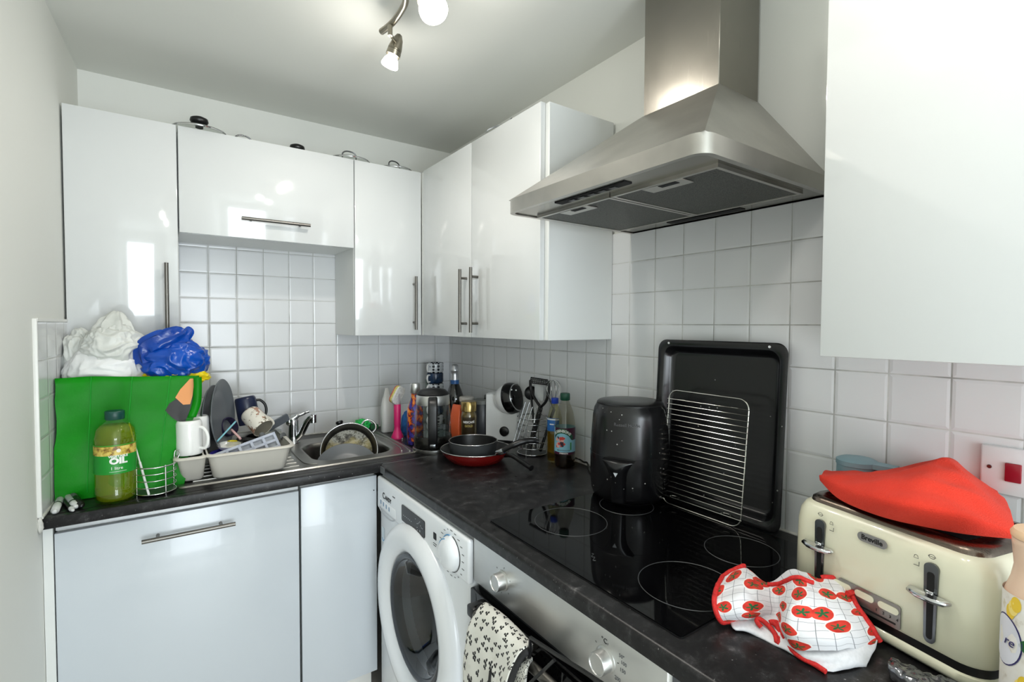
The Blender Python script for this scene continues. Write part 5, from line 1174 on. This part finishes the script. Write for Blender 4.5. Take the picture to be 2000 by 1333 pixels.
bm = bmn(); disc_on_cyl(bm, .0384, .108, fb_a-1.05, .0225, .032, 32); part('oval_border', bm, M_blue, fb, smooth=180)
bm = bmn(); disc_on_cyl(bm, .0387, .108, fb_a-1.05, .021, .0305, 32); part('oval', bm, M_lilac, fb, smooth=180)
bm = bmn(); disc_on_cyl(bm, .0384, .112, fb_a-.25, .012, .009, 20); part('leaf', bm, mat('leaf_green', (36, 96, 44), .5), fb)
text('lettering', 're', .016, M_blue, fb, wrap=(.0389, .108, fb_a-.88), shear=.3); text('lettering', 'CARE', .006, M_ink, fb, wrap=(.0383, .137, fb_a+.65)) if False else None

# crumpled silver film by the toaster
rows = [TPp((1738, 1285, .014), (1790, 1306, .018), (1845, 1325, .020), (1905, 1352, .018)), TPp((1734, 1296, .022), (1785, 1318, .026), (1842, 1343, .026), (1900, 1372, .024)),
        TPp((1736, 1310, .016), (1783, 1338, .020), (1838, 1366, .020), (1895, 1396, .018)), TPp((1738, 1326, .003), (1780, 1356, .003), (1832, 1388, .003), (1890, 1420, .003))]
g = patch(rows, 10, 10)
for r in g:
    for p in r: p.z = max(ZT+.002, p.z + .006*(abs(noise.noise(Vector((p.x*70, p.y*70, 4.1))))-.2) + .003*noise.noise(Vector((p.x*160, p.y*160, 4.1))))
bm = bmn(); grid_mesh(bm, g); c_ = tag(link('film_bag', bm, mat('silver_film', (128, 130, 134), .18, .85), smooth=40), 'crumpled silver plastic film at the bottom edge beside the toaster', 'bag'); solid(c_, .0006)

# ---------------------------------------------------------------- oven glove and black wire rack on the oven handle
t = NT('clover_print'); uv = t.mapping(t.coord('UV'), (1.0, 1.35, 1)); S_ = 10.5
def dots(dx, dy):
    v = t.add('ShaderNodeTexVoronoi', i_0=t.mapping(uv, (1, 1, 1), loc=(dx, dy, 0)), i_Scale=S_, i_Randomness=.75); v.voronoi_dimensions = '2D'; return v.outputs['Distance']
d = t.math('MINIMUM', dots(0, 0), t.math('MINIMUM', dots(.023, .010), dots(-.005, .026)))
col = t.mix(t.math('LESS_THAN', d, .14), rgba((224, 222, 214)), rgba((38, 38, 38)))
col = t.mix(t.ramp(t.noise(6, 3, uv), (.62, (0, 0, 0)), (.75, (.35, .35, .35))), col, rgba((176, 172, 150)))
t.bsdf(Base_Color=col, Roughness=.85, Normal=t.bump(t.noise(60, 2, uv), .2, .002)); M_glove = t.m
def XP(x, *pts): return [Vector(at(px, py, 0, x)) for px, py in pts]
hx_ = OF-.060
gl_ = thing('oven_glove', 'white double oven glove with small dark clover print hanging on the oven handle', 'oven glove')
rows = [XP(OF-.036, (962, 1236), (980, 1250), (1003, 1268), (1026, 1286)), XP(hx_+.004, (950, 1190), (978, 1210), (1008, 1238), (1034, 1268)),
        XP(hx_-.016, (940, 1192), (970, 1214), (1000, 1244), (1030, 1272)), XP(hx_-.026, (926, 1212), (956, 1236), (992, 1262), (1018, 1282)),
        XP(hx_-.032, (916, 1250), (948, 1274), (984, 1296), (1006, 1306)), XP(hx_-.034, (911, 1300), (942, 1320), (974, 1338), (994, 1346)), XP(hx_-.034, (908, 1380), (938, 1395), (968, 1405), (986, 1412)), XP(hx_-.03, (908, 1450), (936, 1460), (964, 1470), (982, 1475))]
g = patch(rows, 8, 8)
for r in g[12:]:
    for p in r: p.x += .004*noise.noise(Vector((p.y*22, p.z*22, 7.7)))
bm = bmn(); grid_mesh(bm, g); o = part('front', bm, M_glove, gl_, smooth=180); solid(o, .010, 1)
M_bind = mat('black_binding', (24, 24, 25), .8)
bm = bmn(); tube(bm, [r[0] for r in g[8:]], .0065, 8); part('binding', bm, M_bind, gl_, smooth=60)
bm = bmn(); tube(bm, [r[-1] for r in g[10:]], .0075, 8); part('binding', bm, M_bind, gl_, smooth=60)
rows = [XP(hx_+.004, (1002, 1262), (1020, 1275), (1040, 1292)), XP(hx_-.016, (1000, 1285), (1016, 1296), (1032, 1306)), XP(hx_-.018, (994, 1320), (1012, 1330), (1028, 1338)), XP(hx_-.018, (990, 1400), (1008, 1410), (1022, 1418))]
g = patch(rows, 6, 6); bm = bmn(); grid_mesh(bm, g); o = part('second_pocket', bm, M_glove, gl_, smooth=180); solid(o, .006, 1)
bm = bmn(); tube(bm, [XP(hx_+.0, (958, 1186))[0], XP(hx_+.005, (940, 1178))[0], XP(hx_+.005, (925, 1186))[0], XP(hx_+.0, (922, 1205))[0], XP(hx_-.01, (930, 1215))[0]], .0022, 6); part('hanging_loop', bm, M_bind, gl_, smooth=60)
wr_ = thing('wire_rack', 'black square-wire hanging rack hooked over the oven handle beside the glove', 'rack')
wx = hx_-.016
P_ = lambda px, py, x=wx: Vector(at(px, py, 0, x))
for pts in ([P_(1034, 1286), P_(1036, 1246), P_(1085, 1278), P_(1140, 1312), P_(1200, 1352)], [P_(1083, 1290), P_(1062, 1310), P_(1035, 1335, wx-.01), P_(1000, 1372, wx-.02)],
            [P_(1026, 1287), P_(1000, 1307, wx-.012), P_(972, 1330, wx-.022), P_(958, 1312, wx-.03), P_(955, 1345, wx-.03), P_(950, 1400, wx-.03)], [P_(972, 1330, wx-.022), P_(990, 1350, wx-.022), P_(1010, 1380, wx-.022)]):
    bm = bmn(); tube(bm, pts, .0036, 4, square=True); part('wire', bm, M_black, wr_, smooth=0)

# ---------------------------------------------------------------- shopping bag full of carrier bags
t = NT('green_woven_bag'); n_ = t.noise(5, 3, t.coord()); wv = t.noise(230, 1, t.coord())
t.bsdf(Base_Color=t.ramp(n_, (.3, lin((0, 116, 2))), (.7, lin((2, 142, 6)))), Roughness=.5, Specular_IOR_Level=.25, Normal=t.bump(wv, .15, .001)); M_green = t.m
GB = Vector((-1.29, -.36, ZT))
gb = thing('shopping_bag', 'big bright green woven shopping bag standing against the left wall', 'bag', GB)
def bagring(z, x0, x1, yf, yb, n=22):
    out = []
    for (ax, ay), (bx, by) in (((x0, yf), (x1, yf)), ((x1, yf), (x1, yb)), ((x1, yb), (x0, yb)), ((x0, yb), (x0, yf))):
        for k in range(n):
            f = k/n; out.append(Vector((ax+(bx-ax)*f, ay+(by-ay)*f, z)))
    return out
zs = 18; rings = []
for i in range(zs+1):
    f = i/zs
    x0 = -1.477+.0*f; x1 = -1.185+.050*f; yf = -.515+.03*f; yb = -.17
    r = bagring(ZT+.002+.338*f, x0, x1, yf, yb)
    o_ = []
    for p in r:
        q = p-GB; cx = (p.x-(x0+x1)/2)/((x1-x0)/2); cy = (p.y-(yf+yb)/2)/((yb-yf)/2)
        k = math.sin(PI*min(1, f*1.15))*.012
        d = Vector((q.x*(abs(cx) > .99), q.y*(abs(cy) > .99), 0)); d = d.normalized() if d.length else d
        rn = abs(noise.noise(Vector((p.x*9, p.z*11, p.y*9))))
        ln = .010*(1-f)*(1-2*abs(noise.noise(Vector((p.x*12+p.z*14, p.y*12, p.z*16)))))
        q += d*(k*(1-max(abs(cx) if abs(cy) > .99 else abs(cy), 0)**2) - .012*rn + ln)
        q.x = max(q.x, -1.4785-GB.x); 
        if f > .9: q.z += .012*noise.noise(Vector((p.x*7, p.y*7, 1)))-.014*max(0, cx)*(f-.9)*10
        o_.append(q)
    rings.append(o_)
bm = bmn(); loft(bm, rings, True, False); o = part('bag', bm, M_green, gb, smooth=60); solid(o, .002, -1)
nn = 22
for j in (5, 11, 17):
    bm = bmn(); tube(bm, [r[j]+Vector((0, -.0012, 0)) for r in rings[1:]], .0014, 5); part('seam', bm, mat('green_seam', (16, 150, 36), .5), gb, smooth=60)
def onbag(u, f, off=.0025):
    fi = f*zs; i = min(zs-1, int(fi)); a = rings[i]; b = rings[i+1]; uu = u*nn; j = min(nn-1, int(uu))
    p = a[j].lerp(a[j+1], uu-j); q = b[j].lerp(b[j+1], uu-j); return p.lerp(q, fi-i)+Vector((0, -off, 0))
bm = bmn(); grid_mesh(bm, [[onbag(u0+(u1-u0)*k/6, f) for k in range(7)] for f, u0, u1 in ((.55, .90, .93), (.62, .82, .95), (.68, .765, .96), (.74, .79, .965), (.80, .87, .97))]); part('printed_patch', bm, mat('black_print', (26, 24, 24), .5), gb, 'black printed patch')
bm = bmn(); grid_mesh(bm, [[onbag(u0+(u1-u0)*k/4, f, .003) for k in range(5)] for f, u0, u1 in ((.72, .90, .955), (.79, .83, .965), (.86, .86, .965), (.96, .925, .965))]); part('printed_patch', bm, mat('orange_print', (226, 150, 84), .5), gb, 'orange printed patch')
bm = bmn(); g = [[p+Vector((dx, -.006+.01*k_, 0)) for dx in (-.011, .011)] for k_, p in enumerate(spline([onbag(.985, .98), onbag(.992, .86)+Vector((.004, -.004, 0)), onbag(.99, .72)+Vector((.006, 0, 0)), onbag(.985, .60)], 5)) for k_ in (0,)]
grid_mesh(bm, g); o = part('handle_strap', bm, M_green, gb, smooth=180); solid(o, .003)

M_pb = NT('white_carrier_bag'); n_ = M_pb.noise(9, 4, M_pb.coord()); M_pb.bsdf(Base_Color=M_pb.ramp(n_, (.3, lin((222, 222, 220))), (.7, lin((236, 236, 236)))), Roughness=.38, Normal=M_pb.bump(M_pb.noise(40, 5, M_pb.mapping(M_pb.coord(), (1, 1, 1.8)), .6), .25, .004)); M_pb = M_pb.m
M_pg = NT('grey_white_carrier_bag'); M_pg.bsdf(Base_Color=M_pg.ramp(M_pg.noise(12, 4, M_pg.coord()), (.3, lin((196, 198, 192))), (.7, lin((220, 221, 216)))), Roughness=.36, Normal=M_pg.bump(M_pg.noise(36, 5, M_pg.mapping(M_pg.coord(), (1.6, 1, 1)), .6), .3, .004)); M_pg = M_pg.m
M_pblue = NT('blue_carrier_bag'); M_pblue.bsdf(Base_Color=M_pblue.ramp(M_pblue.noise(8, 3, M_pblue.coord()), (.3, lin((4, 52, 138))), (.7, lin((12, 82, 186)))), Roughness=.2, Normal=M_pblue.bump(M_pblue.noise(38, 5, M_pblue.mapping(M_pblue.coord(), (1, 1, 1.7)), .6), .4, .004)); M_pblue = M_pblue.m
def carrier(label, px, py, y, rad, m, seed, amt=.2, sc=1.8, tail=None, fn=None):
    c = Vector(at(px, py, 1, y)); t = thing('carrier_bag', label, 'bag', c, group='scrunched carrier bags in the green bag')
    bm = bmn(); blob(bm, (0, 0, 0), rad, seed, amt, sc, 6 if sc > 0 else 5, fn, ridged); part('bag', bm, m, t, smooth=60)
    if tail:
        bm = bmn(); sp = spline([Vector(at(x, y_, 1, yy))-c for x, y_, yy, _ in tail], 6); rr = [r for *_, r in tail]; n = len(sp); rg = []
        for i, p in enumerate(sp):
            f = i/(n-1)*(len(rr)-1); k = min(len(rr)-2, int(f)); r = rr[k]+(rr[k+1]-rr[k])*(f-k)
            a = (sp[min(i+1, n-1)]-sp[max(i-1, 0)]).normalized(); u = a.cross(Vector((0, 1, 0))).normalized(); w = a.cross(u)
            rg.append([p+(u*math.cos(2*PI*q/28)+w*.7*math.sin(2*PI*q/28))*r*(1+.22*math.sin(q*2*PI*7/28+i*.15)+.18*noise.noise(Vector((q*.9, i*.25, seed)))) for q in range(28)])
        loft(bm, rg); part('tied_neck', bm, m, t, smooth=60)
    return t
carrier('grey-white scrunched carrier bag on top of the heap in front of the cabinet door', 222, 678, -.395, (.072, .060, .066), M_pg, 3, .34, 1.3, ((220, 672, -.40, .055), (224, 646, -.40, .046), (227, 624, -.395, .030), (230, 609, -.39, .010)))
carrier('bright white carrier bag with a dark red print at the front of the heap', 214, 724, -.398, (.102, .058, .080), M_pb, 8, .20, 1.2)
carrier('dull white carrier bag squeezed between the heap and the left wall', 160, 705, -.345, (.042, .055, .085), M_pg, 12, .34, 1.4)
carrier('clear grey carrier bag in the middle between the white and blue bags', 288, 728, -.37, (.045, .05, .05), mat('clear_film', (186, 188, 188), .25, bscale=60, bstr=.5, bdist=.004), 17, .5, 1.8)
carrier('shiny blue carrier bag with a twisted neck on the right of the heap', 340, 704, -.41, (.090, .064, .064), M_pblue, 21, .28, 1.25, ((296, 706, -.43, .040), (292, 684, -.43, .034), (312, 672, -.44, .034), (338, 662, -.44, .030), (357, 653, -.43, .026), (367, 646, -.43, .015), (367, 638, -.43, .002)))
carrier('yellow carrier bag showing as a thin strip under the blue bag', 340, 736, -.396, (.088, .066, .034), mat('yellow_carrier_bag', (236, 214, 26), .3, bscale=50, bstr=.5, bdist=.004), 27, .35, 1.8)
c = Vector(at(212, 722, 1, -.42))
bm = bmn()
q0 = [Vector(at(x, y, 1, -.460)) for x, y in ((190, 719), (198, 717), (203, 711), (207, 711), (217, 712), (211, 714), (204, 715), (200, 719))]
wb2 = [o for o in bpy.data.objects if o.get('label', '').startswith('bright white carrier')][0]
tube(bm, [p-c for p in q0[:5]], [.001, .002, .0026, .002, .001], 6); part('red_print', bm, mat('dark_red_print', (110, 22, 36), .5), wb2, 'dark red printed mark', smooth=60)

# ---------------------------------------------------------------- oil bottle, wire basket, pens
vo_ = thing('oil_bottle', 'tall bottle of yellow vegetable oil with green label before the green bag', 'bottle', (-1.343, -.563, ZT))
bm = bmn(); lathe(bm, [(0, .006), (.03, .004), (.038, 0), (.045, .004), (.0495, .018), (.0495, .030), (.0475, .036), (.0485, .045), (.0475, .08), (.0475, .165), (.0482, .175), (.049, .180), (.0475, .184), (.046, .190), (.0435, .204), (.034, .218), (.021, .226), (.0195, .232)], 56); part('bottle', bm, clear('pet_plastic', (.97, .97, .94), .04, 1.5), vo_, smooth=60)
t = NT('vegetable_oil'); tr1 = t.add('ShaderNodeBsdfTransparent', i_Color=(.86, .88, .18, 1)); pb = t.add('ShaderNodeBsdfPrincipled', i_Roughness=.15); pb.inputs['Base Color'].default_value = rgba((150, 166, 28)); mx = t.add('ShaderNodeMixShader', i_0=.30, i_1=tr1, i_2=pb); t.t.links.new(mx.outputs[0], t.out.inputs[0])
bm = bmn(); lathe(bm, [(0, .008), (.036, .005), (.043, .010), (.0465, .035), (.0462, .17), (.043, .198), (.034, .212), (0, .213)], 40); part('oil', bm, t.m, vo_, smooth=60)
bm = bmn(); lathe(bm, [(.0205, .228), (.0225, .230), (.0225, .250), (.021, .252), (0, .252)], 32); part('cap', bm, mat('dark_green_cap', (6, 66, 58), .4), vo_, smooth=40)
oa = math.atan2(CAM.y+.563, CAM.x+1.343)
bm = bmn(); wrap_patch(bm, .0482, .084, .135, oa-1.45, oa+1.25, 40, 2); part('label', bm, mat('label_green', (20, 138, 40), .4), vo_, 'green label', smooth=180)
t = NT('label_gold_fruit'); t.bsdf(Base_Color=t.ramp(t.noise(70, 4, t.coord(), .6), (.35, lin((120, 84, 30))), (.5, lin((206, 178, 78))), (.66, lin((226, 208, 120)))), Roughness=.4)
bm = bmn(); wrap_patch(bm, .0482, .135, .160, oa-1.45, oa+1.25, 40, 2); part('label_picture', bm, t.m, vo_, 'gold picture band', smooth=180)
bm = bmn(); wrap_patch(bm, .0484, .161, .164, oa-1.45, oa+1.25, 40, 1); part('label_stripe', bm, mat('stripe_green', (70, 150, 40), .4), vo_, smooth=180)
bm = bmn(); wrap_patch(bm, .0481, .092, .158, oa-1.75, oa-1.47, 8, 2); part('nutrition_panel', bm, mat('panel_grey', (176, 178, 178), .5, nscale=160, namt=.5), vo_, smooth=180)
Wt = mat('label_white', (236, 236, 232), .5); off = .12
text('lettering', 'OIL', .0225, Wt, vo_, wrap=(.0485, .1195, oa+off), bold=.0012, sx=1.12); text('lettering', 'VEGETABLE', .0085, Wt, vo_, wrap=(.0485, .1325, oa+off), bold=.0003); text('lettering', 'SUNFLOWER', .0062, Wt, vo_, wrap=(.0485, .1405, oa+off), bold=.0002) if False else None
text('lettering', '1 litre', .0115, Wt, vo_, wrap=(.0485, .100, oa+off-.08)); bm = bmn(); wrap_patch(bm, .0485, .0905, .0912, oa+off-.42, oa+off+.38, 12, 1); part('label_rule', bm, Wt, vo_)
bm = bmn(); disc_on_cyl(bm, .0485, .148, oa+off+.02, .005, .005); part('emblem', bm, mat('emblem_white', (232, 226, 210), .5), vo_)

bl = wire_basket('small empty chrome wire basket between the oil bottle and the dish rack', (-1.253, -.545, ZT), .050, .085, 5, M_wire, 'wire baskets')
bm = bmn(); tube(bm, spline([(.045, .02, .07), (.046, .02, .10), (.05, .022, .112), (.06, .015, .106), (.052, .01, .085)], 5), .0018, 6); part('hook', bm, M_wire, bl, smooth=60)
p1 = Vector(at(291, 968, 1, -.597)); p0 = Vector(at(249, 816, 1, -.50))
t = thing('skewer', 'thin white metal skewer leaning through the empty wire basket', 'skewer', p1)
bm = bmn(); tube(bm, [(0, 0, 0), (p0-p1)*.55, (p0-p1)], [.0024, .002, .0012], 8); part('rod', bm, mat('white_rod', (222, 222, 220), .3), t, smooth=60)
bm = bmn(); tube(bm, [(p0-p1)*.01, (p0-p1)*.42], .0032, 8); part('sleeve', bm, mat('white_rod', (222, 222, 220)), t, smooth=60)

def pen(label, a, b, r, body, capc, za=.008, zb=.008, capf=.32):
    p = Vector(at(a[0], a[1], 2, ZT+za)); q = Vector(at(b[0], b[1], 2, ZT+zb)); L = (q-p).length
    t = thing('marker_pen', label, 'pen', p, rot=rot_to(q-p), group='marker pens by the left wall')
    bm = bmn(); lathe(bm, [(0, L*capf), (r*.92, L*capf), (r, L*capf+.003), (r, L-.006), (r*.8, L), (0, L)], 20); part('barrel', bm, body, t, smooth=50)
    bm = bmn(); lathe(bm, [(0, 0), (r*.55, .001), (r*.7, .004), (r*.72, .010), (r*1.05, .012), (r*1.08, L*capf-.006), (r*.9, L*capf+.001)], 20); part('cap', bm, capc, t, smooth=50)
    bm = bmn(); lathe(bm, [(r*1.1, L*capf-.008), (r*1.12, L*capf-.002), (r*1.0, L*capf)], 20); part('band', bm, M_black, t)
    return t
M_pen = mat('pen_grey', (178, 184, 182), .35); M_penw = mat('pen_cap_grey', (206, 208, 206), .35)
t = pen('grey and white marker pen lying nearest the left wall', (106, 1001), (126, 957), .0085, M_pen, M_penw, .009, .012)
bm = bmn(); wrap_patch(bm, .0087, .036, .060, 0, 4, 14, 1); part('print', bm, M_ink, t)
pen('grey marker pen second from the left wall with a pale cap', (149, 991), (128, 964), .0082, M_pen, M_penw, .009, .016)
pen('dark grey marker pen beside the red button-like cap', (160, 990), (132, 956), .0085, mat('dark_grey_pen', (96, 102, 104), .4), M_black, .009, .02, .45)
pen('thin black pen with a white tip between the two grey markers', (143, 998), (122, 976), .0055, M_black, M_penw, .006, .008, .25)
q = at(157, 962, 2, ZT+.014)
t = thing('pot_of_balm', 'small red-rimmed round tin with a teal and white face leaning by the green bag', 'tin', (q.x, q.y, ZT+.0175), rot=rot_to((.2, -.75, .5)))
bm = bmn(); lathe(bm, [(0, -.008), (.015, -.008), (.017, -.004), (.017, .004), (.014, .005), (0, .005)], 28); part('body', bm, mat('red_plastic', (196, 28, 34), .3), t, smooth=45)
bm = bmn(); lathe(bm, [(0, .0056), (.013, .0056), (.013, .0048)], 28); part('face', bm, mat('teal_face', (120, 176, 172), .4, nscale=120, namt=.7), t)
q = at(156, 951, 2, ZT+.02); bm = bmn(); box(bm, -.009, .009, -.004, .004, -.006, .006, .0025, 2, Matrix.Translation((q.x, q.y-.004, ZT+.036))); tag(link('pencil_sharpener', bm, mat('orange_red', (214, 66, 48), .4), smooth=45), 'tiny orange-red plastic cap resting on the round tin by the green bag', 'cap')
bm = bmn(); box(bm, -.006, .006, -.004, .004, 0, .022, .002, 2, Matrix.Translation(Vector(at(126, 948, 2, ZT))+Vector((0, 0, .001)))); tag(link('clip', bm, milky('clear_clip', (190, 200, 200), .5), smooth=45), 'small clear plastic clip standing at the foot of the green bag by the wall', 'clip')

# ---------------------------------------------------------------- picture settings
vs = SC.view_settings; vs.view_transform = 'Standard'; vs.look = 'None'; vs.gamma = 1; vs.exposure = 0.24; vs.use_curve_mapping = False
SC.cycles.use_denoising = True; SC.cycles.max_bounces = 12; SC.cycles.diffuse_bounces = 6; SC.cycles.glossy_bounces = 6
SC.cycles.transparent_max_bounces = 24; SC.cycles.transmission_bounces = 8; SC.cycles.caustics_reflective = False; SC.cycles.caustics_refractive = False
SC.cycles.sample_clamp_indirect = 6
